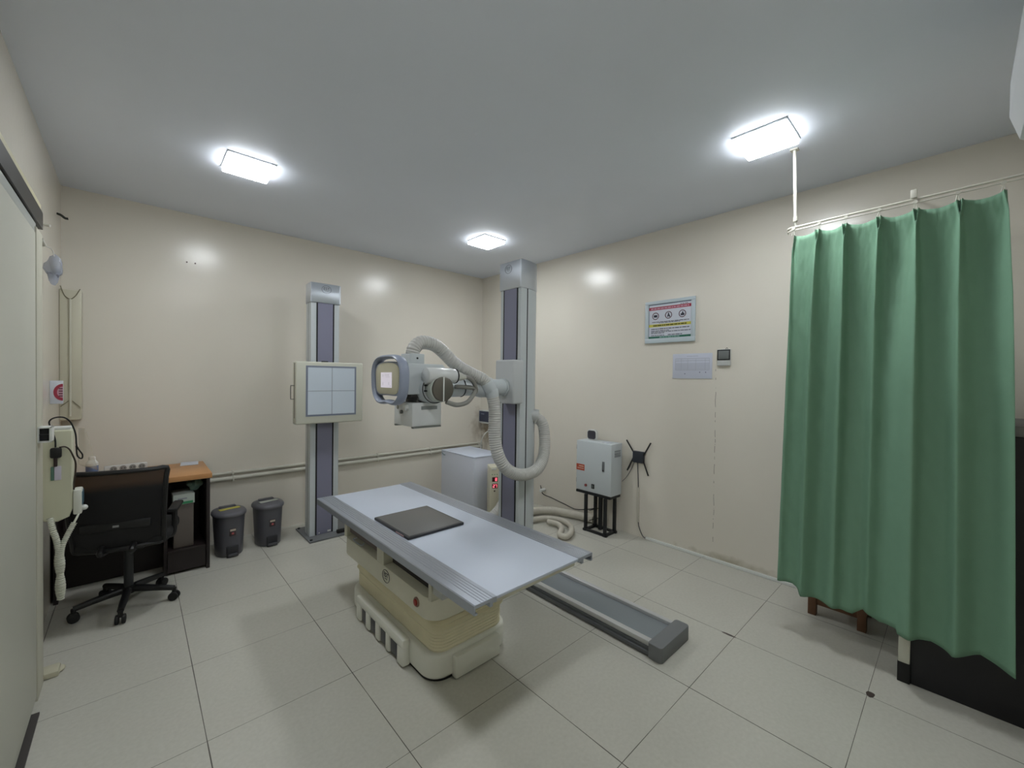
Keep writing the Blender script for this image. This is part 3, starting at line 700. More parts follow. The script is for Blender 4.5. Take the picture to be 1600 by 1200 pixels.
# ------------------------------------------------------------------ pedal bins
def make_bin(loc, label, strip_col, strip_name):
    t = thing('pedal_bin', label, 'bin', loc, 'charcoal pedal bins', local=True)
    def ov(z, a, bb, n=36):
        return [(a*abs(cos(2*pi*k/n))**0.85*(1 if cos(2*pi*k/n) > 0 else -1), bb*abs(sin(2*pi*k/n))**0.85*(1 if sin(2*pi*k/n) > 0 else -1), z) for k in range(n)]
    MB().loft([ov(0, 0.092, 0.118), ov(0.006, 0.097, 0.123), ov(0.10, 0.101, 0.127), ov(0.335, 0.112, 0.138)]).build('body', bin_plastic, t, smooth=50)
    l = MB().loft([ov(0.332, 0.119, 0.146), ov(0.338, 0.123, 0.150), ov(0.352, 0.123, 0.150), ov(0.364, 0.115, 0.142), ov(0.375, 0.085, 0.11), ov(0.380, 0.02, 0.03)]).build('lid', mat('charcoal_lid', (90, 90, 96), 0.38), t, smooth=50)
    MB().box(-0.06, 0.06, 0.03, 0.075, 0.374, 0.388, 0.005).build('lid_grip', bin_plastic, l)
    MB().box(-0.075, 0.075, -0.045, 0.0, 0.377, 0.382, 0.001, rot=Matrix.Rotation(0.1, 4, 'Z')).build('lid_strip', mat(strip_name, strip_col, 0.6), l)
    # recess with pedal
    MB().box(-0.042, 0.042, -0.136, -0.116, 0.0, 0.088, 0.004).build('pedal_recess', mat('dark_recess', (40, 40, 44), 0.6), t)
    MB().box(-0.034, 0.034, -0.158, -0.126, 0.012, 0.030, 0.005).build('pedal', mat('bin_pedal', (74, 74, 78), 0.4), t)
    lab = MB().box(-0.022, 0.022, -0.1395, -0.128, 0.178, 0.238, 0.001).build('label_sticker', mat('dark_label', (64, 50, 54), 0.6), t)
    MB().box(-0.020, 0.020, -0.1402, -0.139, 0.218, 0.234).build('label_top', mat('pale_label', (186, 176, 160), 0.6), lab, smooth=0)
    MB().cyl((0, -0.139, 0.198), (0, -0.1402, 0.198), 0.009, seg=14).build('label_mark', mat('red_label_mark', (180, 90, 90), 0.6), lab)
    return t
o = make_bin((0.372, 2.13, 0), 'charcoal pedal bin with a yellow strip on its lid beside the desk', (188, 180, 84), 'yellow_strip'); o.rotation_euler.z = radians(4)
o = make_bin((0.672, 2.165, 0), 'charcoal pedal bin with a pale grey strip on its lid, nearer the wall stand', (176, 180, 170), 'pale_strip'); o.rotation_euler.z = radians(4)

# ------------------------------------------------------------------ generator cabinet and stabiliser
gn = thing('generator_cabinet', 'plain pale lilac grey generator cabinet on the floor behind the table', 'cabinet', (2.71, 1.8, 0))
MB().box(2.50, 2.915, 1.48, 2.125, 0.0, 0.64, 0.005).build('body', cold_white, gn)
MB().box(2.497, 2.918, 1.477, 2.128, 0.6405, 0.652, 0.004).build('lid', mat('cold_white_lid', (200, 208, 224), 0.35), gn)
MB().tube([(2.4965, 2.11, 0.625), (2.4965, 2.08, 0.60), (2.4965, 2.045, 0.60)], 0.004, 8).build('side_mark', mat('teal_mark', (96, 116, 120), 0.5), gn)
sv = thing('voltage_stabiliser', 'cream voltage stabiliser with two red digit displays beside the lilac grey cabinet', 'voltage stabiliser', (2.673, 1.287, 0), local=True, rotz=radians(-30))
MB().box(-0.10, 0.10, -0.095, 0.085, 0.0, 0.578, 0.006).build('body', mat('cream_stabiliser', (206, 202, 180), 0.45), sv)
MB().box(-0.085, -0.03, -0.099, -0.094, 0.545, 0.570, 0.002).build('top_badge', mat('pale_badge', (214, 214, 204), 0.5), sv)
SEG = {'0': 'abcdef', '8': 'abcdefg', '2': 'abged', '7': 'abc'}
def digit(mb, ch_, x, z, w, h, y):
    tt = w*0.22
    S = {'a': (x, x+w, z+h-tt, z+h), 'd': (x, x+w, z, z+tt), 'g': (x, x+w, z+h/2-tt/2, z+h/2+tt/2), 'f': (x, x+tt, z+h/2, z+h), 'b': (x+w-tt, x+w, z+h/2, z+h), 'e': (x, x+tt, z, z+h/2), 'c': (x+w-tt, x+w, z, z+h/2)}
    for s in SEG[ch_]: x0, x1, z0, z1 = S[s]; mb.box(x0, x1, y-0.001, y, z0, z1)
for zc, tx in ((0.448, ' 8'), (0.378, '27')):
    d = MB().box(-0.076, -0.016, -0.099, -0.094, zc-0.024, zc+0.024, 0.002).build('display', mat('dark_red_display', (70, 12, 18), 0.3), sv)
    b = MB()
    for i, c in enumerate(tx):
        if c != ' ': digit(b, c, -0.068+i*0.024, zc-0.016, 0.019, 0.032, -0.0992)
    b.build('digits', emit('red_digits', (1.0, 0.06, 0.12), 0.8), d, smooth=0)
for k in range(3):
    MB().cyl((-0.076+k*0.026, -0.094, 0.500), (-0.076+k*0.026, -0.099, 0.500), 0.005, seg=10).build('indicator', mat('green_indicator', (80, 150, 100), 0.5), sv)
MB().cyl((-0.05, -0.094, 0.325), (-0.05, -0.101, 0.325), 0.008, seg=12).build('button', mat('dark_button', (60, 30, 30), 0.5), sv)

# ------------------------------------------------------------------ hoses and cables on the floor
def floor_tube(name, pts, r, m, label, cat, ridged=0.0, group=None):
    o = MB().tube(pts, r, 12, step=max(0.004, r*0.16 if ridged else r*0.8), rfun=corr(r*0.55, ridged) if ridged else None).build(name, m, smooth=60)
    return tag(o, label, cat, group)
dirty_hose = mat('dirty_white_hose', (194, 189, 176), 0.55, var=0.08, vscale=12)
floor_tube('cable_hose', [(2.66, 1.00, 0.052), (2.80, 1.06, 0.052), (3.05, 1.08, 0.052), (3.20, 0.98, 0.052), (3.27, 0.80, 0.052), (3.31, 0.62, 0.052), (3.325, 0.49, 0.052)], 0.040, dirty_hose, 'thick dirty white hose running along the foot of the right wall', 'hose', 0.06)
floor_tube('cable_hose', [(2.55, 0.90, 0.04), (2.80, 0.93, 0.04), (3.00, 0.86, 0.04), (3.08, 0.70, 0.036), (3.01, 0.54, 0.036), (2.87, 0.43, 0.036), (2.77, 0.40, 0.036), (2.76, 0.47, 0.036), (2.88, 0.55, 0.036), (2.96, 0.66, 0.036), (2.93, 0.78, 0.04)], 0.026, dirty_hose, 'looped pale hose lying on the floor in front of the metal stand', 'hose', 0.06)
floor_tube('cable_hose', [(2.63, 1.105, 0.40), (2.60, 1.085, 0.30), (2.52, 1.10, 0.17), (2.40, 1.16, 0.055)], 0.042, hose_mat, 'short grey hose rising from the floor to the cream stabiliser', 'hose', 0.08)
floor_tube('black_cable', [(3.365, 1.30, 0.24), (3.34, 1.24, 0.16), (3.34, 1.10, 0.14), (3.35, 0.92, 0.11), (3.35, 0.75, 0.09), (3.35, 0.58, 0.13), (3.34, 0.48, 0.17)], 0.005, black_rubber, 'thin dark cord hanging along the right wall to the metal stand', 'cord')
plug = tag(MB().cyl((3.30, 1.24, 0.20), (3.375, 1.24, 0.20), 0.02, seg=14, bev=0.004).build('wall_plug_socket', white_paint), 'white round plug in the right wall behind the tube column', 'plug')

# ------------------------------------------------------------------ electrical cabinet on its stand
st = thing('metal_stand', 'black square tube stand under the grey electrical cabinet', 'stand', (3.2, 0.33, 0))
blk = mat('black_steel', (34, 36, 38), 0.45, 0.3)
for x in (3.125, 3.285):
    for y in (0.215, 0.445): MB().box(x-0.013, x+0.013, y-0.013, y+0.013, 0.018, 0.366).build('leg', blk, st, smooth=0)
b = MB()
for x in (3.125, 3.285): b.box(x-0.015, x+0.015, 0.19, 0.47, 0.0, 0.02)
for y in (0.215, 0.445): b.box(3.105, 3.305, y-0.015, y+0.015, 0.0, 0.02)
b.build('base_frame', blk, st, smooth=0)
b = MB().box(3.128, 3.305, 0.165, 0.575, 0.366, 0.389); b.build('top_frame', blk, st, smooth=0)
MB().box(3.19, 3.22, 0.31, 0.34, 0.02, 0.366).build('centre_leg', blk, st, smooth=0)
for z in (0.10, 0.20): MB().cyl((3.125, 0.40, z+0.01), (3.27, 0.40, z), 0.004, seg=8).build('tie_rod', blk, st)
eb = thing('electrical_cabinet', 'light grey wall-mount style electrical cabinet with a lever lock on the black stand', 'electrical cabinet', (3.22, 0.37, 0.39))
eg = mat('electrical_grey', (196, 203, 206), 0.42)
MB().box(3.152, 3.32, 0.162, 0.578, 0.39, 0.895, 0.004).build('body', eg, eb)
dr = MB().box(3.134, 3.1515, 0.160, 0.580, 0.392, 0.893, 0.004).build('door', eg, eb)
MB().box(3.128, 3.136, 0.236, 0.262, 0.62, 0.72, 0.006).build('lever_lock', mat('lock_grey', (132, 136, 140), 0.35, 0.6), dr)
MB().cyl((3.136, 0.249, 0.635), (3.124, 0.249, 0.635), 0.006, seg=10).build('lock_pin', dark_metal, dr)
ws = MB().box(3.1325, 3.1345, 0.476, 0.578, 0.592, 0.655).build('warning_sticker', mat('orange_red_sticker', (180, 80, 55), 0.6), dr, smooth=0)
b = MB(); b.box(3.1318, 3.1326, 0.486, 0.545, 0.630, 0.640); b.box(3.1318, 3.1326, 0.486, 0.565, 0.610, 0.617); b.build('sticker_print', mat('pale_print', (214, 180, 160), 0.6), ws, smooth=0)
MB().cyl((3.136, 0.455, 0.452), (3.122, 0.455, 0.452), 0.014, seg=16, bev=0.003).build('red_lamp', mat('dull_red_lamp', (130, 60, 58), 0.4), dr)
sw = MB().box(3.126, 3.136, 0.352, 0.386, 0.432, 0.478, 0.003).build('rotary_switch', black_plastic, dr)
MB().box(3.121, 3.127, 0.362, 0.376, 0.442, 0.468, 0.002).build('switch_knob', mat('grey_switch', (110, 116, 116), 0.4), sw)
for z in (0.46, 0.80): MB().box(3.140, 3.152, 0.579, 0.586, z, z+0.045, 0.002).build('hinge', black_plastic, dr)
b = MB().box(3.19, 3.29, 0.1600, 0.1622, 0.79, 0.81); b.box(3.19, 3.29, 0.1600, 0.1622, 0.815, 0.83); b.box(3.19, 3.29, 0.1600, 0.1622, 0.765, 0.785)
b.build('side_label', mat('grey_side_label', (146, 150, 154), 0.6), eb, smooth=0)
ck = thing('desk_clock', 'small square white framed clock with dark face on the electrical cabinet', 'clock', (3.25, 0.468, 0.895))
MB().prism(rrect(0.468, 0.95, 0.118, 0.108, 0.032), 'x', 3.235, 3.262, 0.004).build('frame', mat('white_clock', (206, 206, 202), 0.4), ck)
MB().prism(rrect(0.468, 0.950, 0.098, 0.086, 0.024), 'x', 3.230, 3.236, 0.001).build('face', mat('dark_clock_face', (62, 60, 68), 0.4), ck)
MB().box(3.24, 3.28, 0.44, 0.496, 0.8955, 0.901).build('foot', white_paint, ck, smooth=0)
tag(MB().box(3.18, 3.24, 0.225, 0.305, 0.8955, 0.901, 0.001).build('paper_slip', paper_white, origin=(3.21, 0.26, 0.8955)), 'small white slip lying on the right of the cabinet top', 'paper')

# ------------------------------------------------------------------ router with four antennas
rt = thing('wifi_router', 'black square router with four spread antennas on the right wall', 'router', (XB, 0.007, 0.775))
rb = MB().box(XB-0.034, XB-0.004, -0.050, 0.064, 0.720, 0.830, 0.004).build('body', mat('charcoal_router', (44, 48, 56), 0.45), rt)
for (y0, z0, y1, z1) in ((0.060, 0.812, 0.140, 0.925), (-0.046, 0.795, -0.118, 0.925), (0.060, 0.765, 0.128, 0.628), (-0.046, 0.738, -0.098, 0.610)):
    MB().tube([(XB-0.020, y0, z0), (XB-0.02, y1, z1)], 0.0075, 8, flat=((1, 0, 0), 0.8)).build('antenna', black_plastic, rt)
cords = MB().tube([(XB-0.012, 0.022, 0.719), (XB-0.008, 0.016, 0.60), (XB-0.008, 0.010, 0.46), (XB-0.008, 0.008, 0.30), (XB-0.008, 0.004, 0.14), (XB-0.010, -0.012, 0.08), (XB-0.014, -0.05, 0.02), (XB-0.014, -0.085, 0.012)], 0.0042, 8)
tag(cords.build('network_cable', mat('grey_black_cable', (82, 82, 84), 0.5)), 'dark cable running from the router down the wall to the floor strip', 'cable')
tag(MB().box(XB-0.012, XB, 0.0, 0.022, 0.14, 0.48, 0.003).build('cable_cover', mat('cream_cable_cover', (205, 200, 186), 0.45)), 'short cream cover strip over the cable below the router', 'cable cover')
tag(MB().tube([(XB-0.014, 0.055, 0.717), (XB-0.012, 0.09, 0.64), (XB-0.03, 0.13, 0.56), (3.31, 0.15, 0.52)], 0.003, 8).build('network_cable', MATS['grey_black_cable']), 'thin dark cable from the router to the back of the electrical cabinet', 'cable')

# ------------------------------------------------------------------ framed notice, paper, thermometer
nf = thing('framed_notice', 'framed safety notice with three prohibition circles on the right wall', 'notice', (XB, -0.275, 2.06))
fm = mat('pale_blue_frame', (190, 202, 208), 0.4)
b = MB(); y0, y1, z0, z1 = -0.512, -0.038, 1.864, 2.256
iy0, iy1, iz0, iz1 = -0.477, -0.074, 1.908, 2.226
b.box(XB-0.022, XB-0.001, y0, y1, iz1, z1, 0.004); b.box(XB-0.022, XB-0.001, y0, y1, z0, iz0, 0.004)
b.box(XB-0.022, XB-0.001, y0, iy0, iz0-0.004, iz1+0.004, 0.004); b.box(XB-0.022, XB-0.001, iy1, y1, iz0-0.004, iz1+0.004, 0.004)
b.build('frame', fm, nf)
po = MB().box(XB-0.012, XB-0.002, iy0-0.002, iy1+0.002, iz0-0.002, iz1+0.002).build('poster', paper_white, nf, smooth=0)
px = XB-0.0128
def bar(mb, ya, yb, za, zb): mb.box(px, px+0.001, min(ya, yb), max(ya, yb), za, zb)
W_ = iy1-iy0
def yy(t): return iy1-W_*t     # t from the left edge of the sheet as it is read
def zz(t): return iz1-(iz1-iz0)*t
b = MB(); bar(b, yy(0), yy(1), zz(0.17), zz(0.085)); b.build('red_band', ink_red, po, smooth=0)
b = MB(); rnd = random.Random(5); t_ = 0.05
while t_ < 0.93:
    w = rnd.uniform(0.03, 0.08); b.box(px-0.0006, px, yy(min(0.95, t_+w)), yy(t_), zz(0.145), zz(0.115)); t_ += w+0.014
b.build('band_lettering', mat('pale_pink_print', (205, 170, 185), 0.6), po, smooth=0)
b = MB(); bar(b, yy(0), yy(1), zz(0.022), zz(0.0)); bar(b, yy(0), yy(0.006), zz(1), zz(0)); bar(b, yy(0.994), yy(1), zz(1), zz(0)); b.build('top_line', mat('blue_grey_print', (110, 124, 150), 0.6), po, smooth=0)
b = MB(); bar(b, yy(0), yy(1), zz(0.665), zz(0.585)); b.build('yellow_band', ink_yellow, po, smooth=0)
def words(z0_, z1_, ta, tb, seed, off=0.0):
    mb = MB(); rnd = random.Random(seed); t_ = ta
    while t_ < tb-0.01:
        w = min(rnd.uniform(0.03, 0.10), tb-t_); mb.box(px-off-0.0006, px-off+0.0004, yy(t_+w), yy(t_), z1_, z0_); t_ += w+0.012
    return mb
words(zz(0.607), zz(0.643), 0.11, 0.9, 2, 0.0008).build('yellow_band_lettering', mat('olive_print', (90, 88, 40), 0.6), po, smooth=0)
b = MB(); bar(b, yy(0), yy(1), zz(1.0), zz(0.94)); b.build('green_band', ink_green, po, smooth=0)
words(zz(0.955), zz(0.985), 0.27, 0.74, 9, 0.0008).build('green_band_lettering', mat('pale_green_print', (130, 170, 160), 0.6), po, smooth=0)
k = 0
for (ta, tb, z_, h_) in ((0.08, 0.95, 0.515, 0.012), (0.25, 0.75, 0.545, 0.010), (0.06, 0.97, 0.715, 0.015), (0.06, 0.50, 0.77, 0.012), (0.06, 0.99, 0.805, 0.012), (0.06, 0.40, 0.84, 0.012), (0.06, 0.40, 0.905, 0.012), (0.47, 0.80, 0.90, 0.014), (0.75, 0.93, 0.055, 0.01)):
    words(zz(z_), zz(z_+h_*1.4), ta, tb, 20+k).build('text_line', ink_dark, po, smooth=0); k += 1
for i, tc_ in enumerate((0.165, 0.48, 0.80)):
    c = Vector((px-0.0003, yy(tc_), zz(0.345)))
    ci = MB().tube(ring_pts(c, (0, 1, 0), (0, 0, 1), 0.030, 0.030, 32), 0.0032, 6, closed=True).build('prohibition_circle', mat('maroon_print', (92, 48, 62), 0.6), po)
    b = MB()
    yc, zc = c.y, c.z
    if i == 0: b.box(px-0.0008, px, yc-0.017, yc+0.017, zc-0.004, zc+0.010); b.prism([(yc-0.020, zc-0.012), (yc+0.020, zc-0.012), (yc+0.010, zc+0.004), (yc-0.010, zc+0.004)], 'x', px-0.0008, px)
    elif i == 1: b.cyl((px-0.0008, yc, zc+0.014), (px, yc, zc+0.014), 0.006, seg=14); b.prism([(yc-0.018, zc-0.018), (yc-0.004, zc-0.018), (yc, zc-0.004), (yc+0.006, zc-0.018), (yc+0.014, zc-0.018), (yc+0.006, zc+0.008), (yc-0.006, zc+0.008)], 'x', px-0.0008, px)
    else: b.box(px-0.0008, px, yc-0.018, yc+0.015, zc-0.016, zc+0.002); b.box(px-0.0008, px, yc-0.008, yc+0.004, zc, zc+0.016); b.cyl((px-0.0010, yc-0.002, zc-0.007), (px, yc-0.002, zc-0.007), 0.009, seg=14)
    b.build('pictogram', ink_dark, ci, smooth=0)
pa = thing('paper_notice', 'white sheet with faint printed table pinned below the framed notice', 'paper', (XB, -0.485, 1.65))
s_ = MB().box(XB-0.005, XB-0.001, -0.658, -0.312, 1.536, 1.756, 0.0005).build('sheet', mat('lilac_white_paper', (200, 204, 218), 0.65), pa)
b = MB(); qx = XB-0.0056
for z in (1.712, 1.694, 1.668, 1.657, 1.646, 1.634, 1.622, 1.611): b.box(qx, qx+0.001, -0.635, -0.338, z-0.0016, z+0.0016)
for y in (-0.635, -0.60, -0.52, -0.45, -0.39, -0.338): b.box(qx, qx+0.001, y-0.001, y+0.001, 1.611, 1.712)
b.box(qx, qx+0.001, -0.54, -0.44, 1.732, 1.735); b.build('printed_table', ink_grey, s_, smooth=0)
b = MB()
for y in (-0.555, -0.605): b.box(qx, qx+0.001, y-0.004, y+0.004, 1.587, 1.596)
b.box(qx, qx+0.001, -0.43, -0.42, 1.575, 1.582); b.build('signature', mat('faint_ink', (110, 112, 140), 0.6), s_, smooth=0)
th = thing('wall_thermometer', 'small white digital thermometer with a dark grey display beside the paper notice', 'thermometer', (XB, -0.755, 1.71))
MB().box(XB-0.022, XB-0.001, -0.808, -0.702, 1.645, 1.782, 0.006).build('body', mat('white_thermometer', (200, 202, 200), 0.4), th)
sc = MB().box(XB-0.0245, XB-0.02, -0.806, -0.704, 1.690, 1.778, 0.004).build('display_frame', black_plastic, th)
MB().box(XB-0.026, XB-0.0235, -0.796, -0.714, 1.700, 1.768, 0.001).build('display', mat('lcd_grey', (112, 116, 116), 0.35), sc)
MB().tube([(XB-0.01, -0.765, 1.782), (XB-0.012, -0.775, 1.792), (XB-0.01, -0.785, 1.784)], 0.002, 6).build('hook', dark_metal, th)

# small monitor near the far corner
mo = thing('wall_display', 'small white framed dark screen mounted by the far corner above the generator', 'display', (XB, 2.33, 0.99))
MB().box(3.318, XB-0.001, 2.225, 2.455, 0.895, 1.075, 0.006).build('case', mat('white_case', (200, 202, 200), 0.4), mo)
s_ = MB().box(3.3155, 3.320, 2.238, 2.440, 0.918, 1.062).build('screen', mat('navy_screen', (52, 58, 80), 0.25), mo, smooth=0)
MB().box(3.3148, 3.3156, 2.33, 2.40, 1.02, 1.027).build('screen_text', mat('pale_screen_text', (130, 140, 165), 0.5), s_, smooth=0)
tag(MB().tube([(XB-0.012, 2.285, 0.795), (3.345, 2.32, 0.77), (3.33, 2.37, 0.71), (3.335, 2.42, 0.62), (3.35, 2.44, 0.50)], 0.008, 8).build('white_cable', white_paint), 'white cable curving down the right wall below the small display', 'cable')
tag(MB().cyl((XB, 2.275, 0.81), (XB-0.03, 2.28, 0.80), 0.02, seg=12, bev=0.003).build('cable_outlet', white_paint), 'small white outlet where the white cable leaves the right wall', 'outlet')

# ------------------------------------------------------------------ curtain rail and curtain
RX, RZ = 2.70, 2.447
cr = thing('curtain_rail', 'white double curtain rail held by a post from the ceiling at the right', 'curtain rail', (RX, -1.40, H))
rail_m = mat('off_white_rail', (200, 198, 186), 0.4)
b = MB(); e = [(RX+0.03, -1.352, RZ), (RX+0.008, -1.368, RZ), (RX, -1.40, RZ)]
b.tube([(RX+0.05, -1.345, RZ), (RX+0.018, -1.352, RZ), (RX+0.002, -1.372, RZ), (RX, -1.41, RZ), (RX, -1.7, RZ+0.004), (RX, YD, RZ+0.012)], 0.006, 8, step=0.02)
b.tube([(RX+0.05, -1.345, RZ-0.018), (RX+0.018, -1.352, RZ-0.018), (RX+0.002, -1.372, RZ-0.018), (RX, -1.41, RZ-0.018), (RX, -1.7, RZ-0.014), (RX, YD, RZ-0.006)], 0.0035, 8, step=0.02)
b.build('track', rail_m, cr)
po_ = MB().cyl((RX, -1.392, RZ+0.05), (RX, -1.380, H), 0.0085, seg=14); po_.cyl((RX, -1.393, RZ+0.035), (RX, -1.392, RZ+0.06), 0.012, seg=12); po_.cyl((RX, -1.394, RZ), (RX, -1.393, RZ+0.04), 0.005, seg=10)
po_.box(RX-0.02, RX+0.02, -1.40, -1.36, H-0.006, H-0.0005)
po_.build('post', rail_m, cr)
b = MB().box(RX-0.012, RX+0.012, -1.915, -1.890, RZ+0.012, RZ+0.055, 0.003); b.cyl((RX+0.01, -1.903, RZ+0.035), (XB, -1.87, RZ+0.22), 0.006, seg=8)
b.build('wall_bracket', rail_m, cr)
hooksY = [-1.384, -1.509, -1.631, -1.770, -1.909, -2.055, -2.199]
cu = thing('curtain', 'green cloth privacy curtain hanging in pleats from the rail at the right', 'curtain', (RX, -1.78, 0.25))
def lerp_tab(x, tab):
    if x <= tab[0][0]: return tab[0][1]
    for (a, va), (c, vc) in zip(tab, tab[1:]):
        if x <= c: return va+(vc-va)*(x-a)/(c-a)
    return tab[-1][1]
HEM = [(0.0, 0.300), (0.09, 0.305), (0.12, 0.290), (0.15, 0.262), (0.30, 0.258), (0.40, 0.256), (0.45, 0.298), (0.52, 0.262), (0.595, 0.285), (0.60, 0.268), (0.73, 0.286), (0.81, 0.262), (0.90, 0.298), (1.0, 0.268)]
NS, NZc = 560, 84
hs = [(y-hooksY[0])/(hooksY[-1]-hooksY[0]) for y in hooksY]
def curtain_pt(s, v):   # s 0..1 along, v 0 top .. 1 hem
    yt = hooksY[0]+0.006+(hooksY[-1]-hooksY[0]-0.014)*s
    yb = -1.335+(-2.255+1.335)*s
    yy_ = yt+(yb-yt)*(v**0.8)
    i = min(range(len(hs)), key=lambda k: abs(hs[k]-s)); d = s-hs[i]
    # header sags between the hooks
    gap = 0.5
    for a, c in zip(hs, hs[1:]):
        if a <= s <= c: gap = (s-a)/(c-a)
    sag = 0.020*sin(pi*gap)**1.0
    ztop = RZ-0.042-sag
    zb = lerp_tab(s, HEM)
    z = ztop+(zb-ztop)*v
    h = RZ-z
    fade = 1-0.35*v
    low_ = min(1, max(0, (h-0.14)/0.8))
    if h < 0.125:      # pleat heading: two thin folds that close at the pinch
        k = max(0.0, (0.125-h)/0.085); dl = 0.0022+0.0105*k
        ridge = (0.026+0.006*(1-k))*(exp(-((d-dl)/0.0042)**2)+exp(-((d+dl)/0.0042)**2))*(1 if k > 0.15 else 0.75+0.25*k/0.15)
        w = 0.0085
    else:              # below the pinch one fold that spreads out downward
        w = 0.0052+0.006*min(1, (h-0.125)/0.10)+0.019*low_
        amp = 0.040+0.012*low_
        ridge = amp*fade*exp(-(d/w)**2)
    # asymmetric fold: steep on one side
    ridge += 0.014*fade*exp(-((d-0.028*(1 if i % 2 else -1))/0.03)**2)*min(1, h/0.4)
    back = 0.016*sin(pi*gap)*min(1, h/0.25)*(1-0.4*v)
    kf = min(1.0, max(0.0, (s-0.48)/0.12)); kf = kf*kf*(3-2*kf)
    vf = min(1.0, v/0.46); vf = vf*vf*(3-2*vf)
    low = (1-0.75*kf)*(0.016*v**1.5*sin(2*pi*(s*3.1+0.1))+0.006*v*sin(2*pi*(s*7.3+0.4)))
    step_ = 0.022*v**1.2/(1+exp(-(s-0.597)/0.006))
    step_ += 0.022*v/(1+exp(-(s-0.135)/0.007))
    billow = 0.082*vf*kf
    crease = (0.0016*sin(37*s+9*z)*sin(23*z+4*s)+0.0010*sin(90*s+33*z)+0.0022*exp(-((v-0.12)/0.16)**2)*sin(160*s+60*z+5*sin(30*z))*sin(41*z-70*s))
    x = RX-ridge+back-low-step_-billow+crease
    # left edge turns back round the end of the rail
    if s < 0.05: x += 0.05*(1-s/0.05)**2*(1-0.3*v)
    yy_ += 0.006*exp(-(d/max(w, 0.012))**2)*min(1, max(0, h-0.13)/0.4)*(1 if i % 2 else -1)
    if h < 0.112: x -= 0.0022
    return Vector((x, yy_, z))
t = bmesh.new()
G = [[t.verts.new(curtain_pt(i/NS, j/NZc)) for i in range(NS+1)] for j in range(NZc+1)]
for j in range(NZc):
    for i in range(NS): t.faces.new((G[j][i], G[j][i+1], G[j+1][i+1], G[j+1][i]))
bmesh.ops.recalc_face_normals(t, faces=t.faces[:])
b = MB(); b._merge(t)
cloth_m = mat('green_curtain_cloth', (116, 152, 128), 0.8, bump=0.5, bscale=500, var=0.04, vscale=20, spec=0.2)
cl = b.build('cloth', cloth_m, cu, smooth=180)
md = cl.modifiers.new('thickness', 'SOLIDIFY'); md.thickness = 0.0016; md.offset = 1
for y in hooksY:
    yk = y if y > -2.19 else -2.197
    b = MB().tube([(RX, yk, RZ-0.008), (RX-0.001, yk-0.003, RZ-0.03), (RX-0.003, yk-0.006, RZ-0.048)], 0.0022, 6); b.tube([(RX, yk, RZ-0.008), (RX-0.001, yk+0.004, RZ-0.03), (RX-0.003, yk+0.007, RZ-0.048)], 0.0022, 6)
    b.cyl((RX-0.006, yk, RZ-0.008), (RX+0.006, yk, RZ-0.008), 0.009, seg=10)
    b.build('hook', rail_m, cu)

# ------------------------------------------------------------------ black cabinet and wooden stool behind the curtain
bc = thing('black_cabinet', 'tall black cabinet with grey top and a white edge post behind the green curtain', 'cabinet', (3.0, -2.15, 0))
MB().box(2.665, 3.30, YD+0.02, -1.915, 0.0, 1.285, 0.003).build('body', mat('black_laminate', (20, 19, 23), 0.5), bc)
MB().box(2.655, 3.31, YD+0.02, -1.905, 1.286, 1.335, 0.006).build('top', mat('grey_worktop', (120, 120, 118), 0.45), bc)
MB().box(2.652, 2.682, -1.933, -1.889, 0.10, 1.285, 0.003).build('corner_post', mat('white_post', (196, 196, 182), 0.45), bc)
MB().box(2.650, 2.684, -1.935, -1.887, 0.0, 0.099, 0.003).build('post_foot', black_rubber, bc)
ws_ = thing('wooden_stool', 'low brown wooden step stool half hidden behind the green curtain', 'stool', (3.17, -1.57, 0))
wb = mat('brown_wood', (104, 70, 45), 0.5, var=0.15, vscale=9)
for x in (3.06, 3.30):
    for y in (-1.45, -1.70): MB().box(x-0.022, x+0.022, y-0.022, y+0.022, 0.0, 0.20, 0.002).build('leg', wb, ws_)
MB().box(3.04, 3.32, -1.725, -1.425, 0.20, 0.226, 0.003).build('tread', wb, ws_)
parts('stretcher', wb, ws_, (3.05, 3.07, -1.70, -1.45, 0.07, 0.11, 0.002), (3.29, 3.31, -1.70, -1.45, 0.07, 0.11, 0.002))

# ------------------------------------------------------------------ air conditioner high on the wall at the right edge
ac = thing('air_conditioner', 'white wall air conditioner cut off by the upper right edge of the photo', 'air conditioner', (1.85, YD, 2.6))
b = MB().prism([(YD, 2.42), (YD+0.18, 2.42), (YD+0.235, 2.455), (YD+0.262, 2.55), (YD+0.262, 2.68), (YD+0.235, 2.74), (YD+0.16, 2.76), (YD, 2.76)], 'x', 1.45, 2.28, 0.012, 3)
b.build('body', mat('white_aircon', (196, 198, 200), 0.35), ac)
MB().box(1.50, 2.23, YD+0.06, YD+0.20, 2.411, 2.425, 0.002).build('louvre', mat('grey_louvre', (150, 152, 154), 0.5), ac)

# ------------------------------------------------------------------ clutter on the left wall
wbx = thing('wall_control_box', 'cream upright control box on the left wall beside the chair', 'control box', (XC, 1.28, 0.70))
cream2 = mat('greenish_cream', (208, 208, 184), 0.45, var=0.04)
b = MB().prism([(XC+0.001, 0.76), (XC+0.001, 1.205), (-0.484, 1.205), (-0.474, 1.195), (-0.474, 0.765), (-0.487, 0.725), (-0.53, 0.705), (-0.58, 0.715)], 'y', 1.225, 1.325, 0.008, 3)
b.build('case', cream2, wbx)
MB().box(XC+0.001, -0.482, 1.232, 1.318, 1.2052, 1.220, 0.003).build('top_cap', white_paint, wbx)
ad = MB().box(-0.556, -0.513, 1.200, 1.2245, 1.057, 1.112, 0.008).build('plug_adapter', black_plastic, wbx)
MB().box(-0.543, -0.529, 1.205, 1.222, 1.010, 1.058, 0.003).build('plug_tail', mat('maroon_black', (52, 34, 34), 0.5), ad)
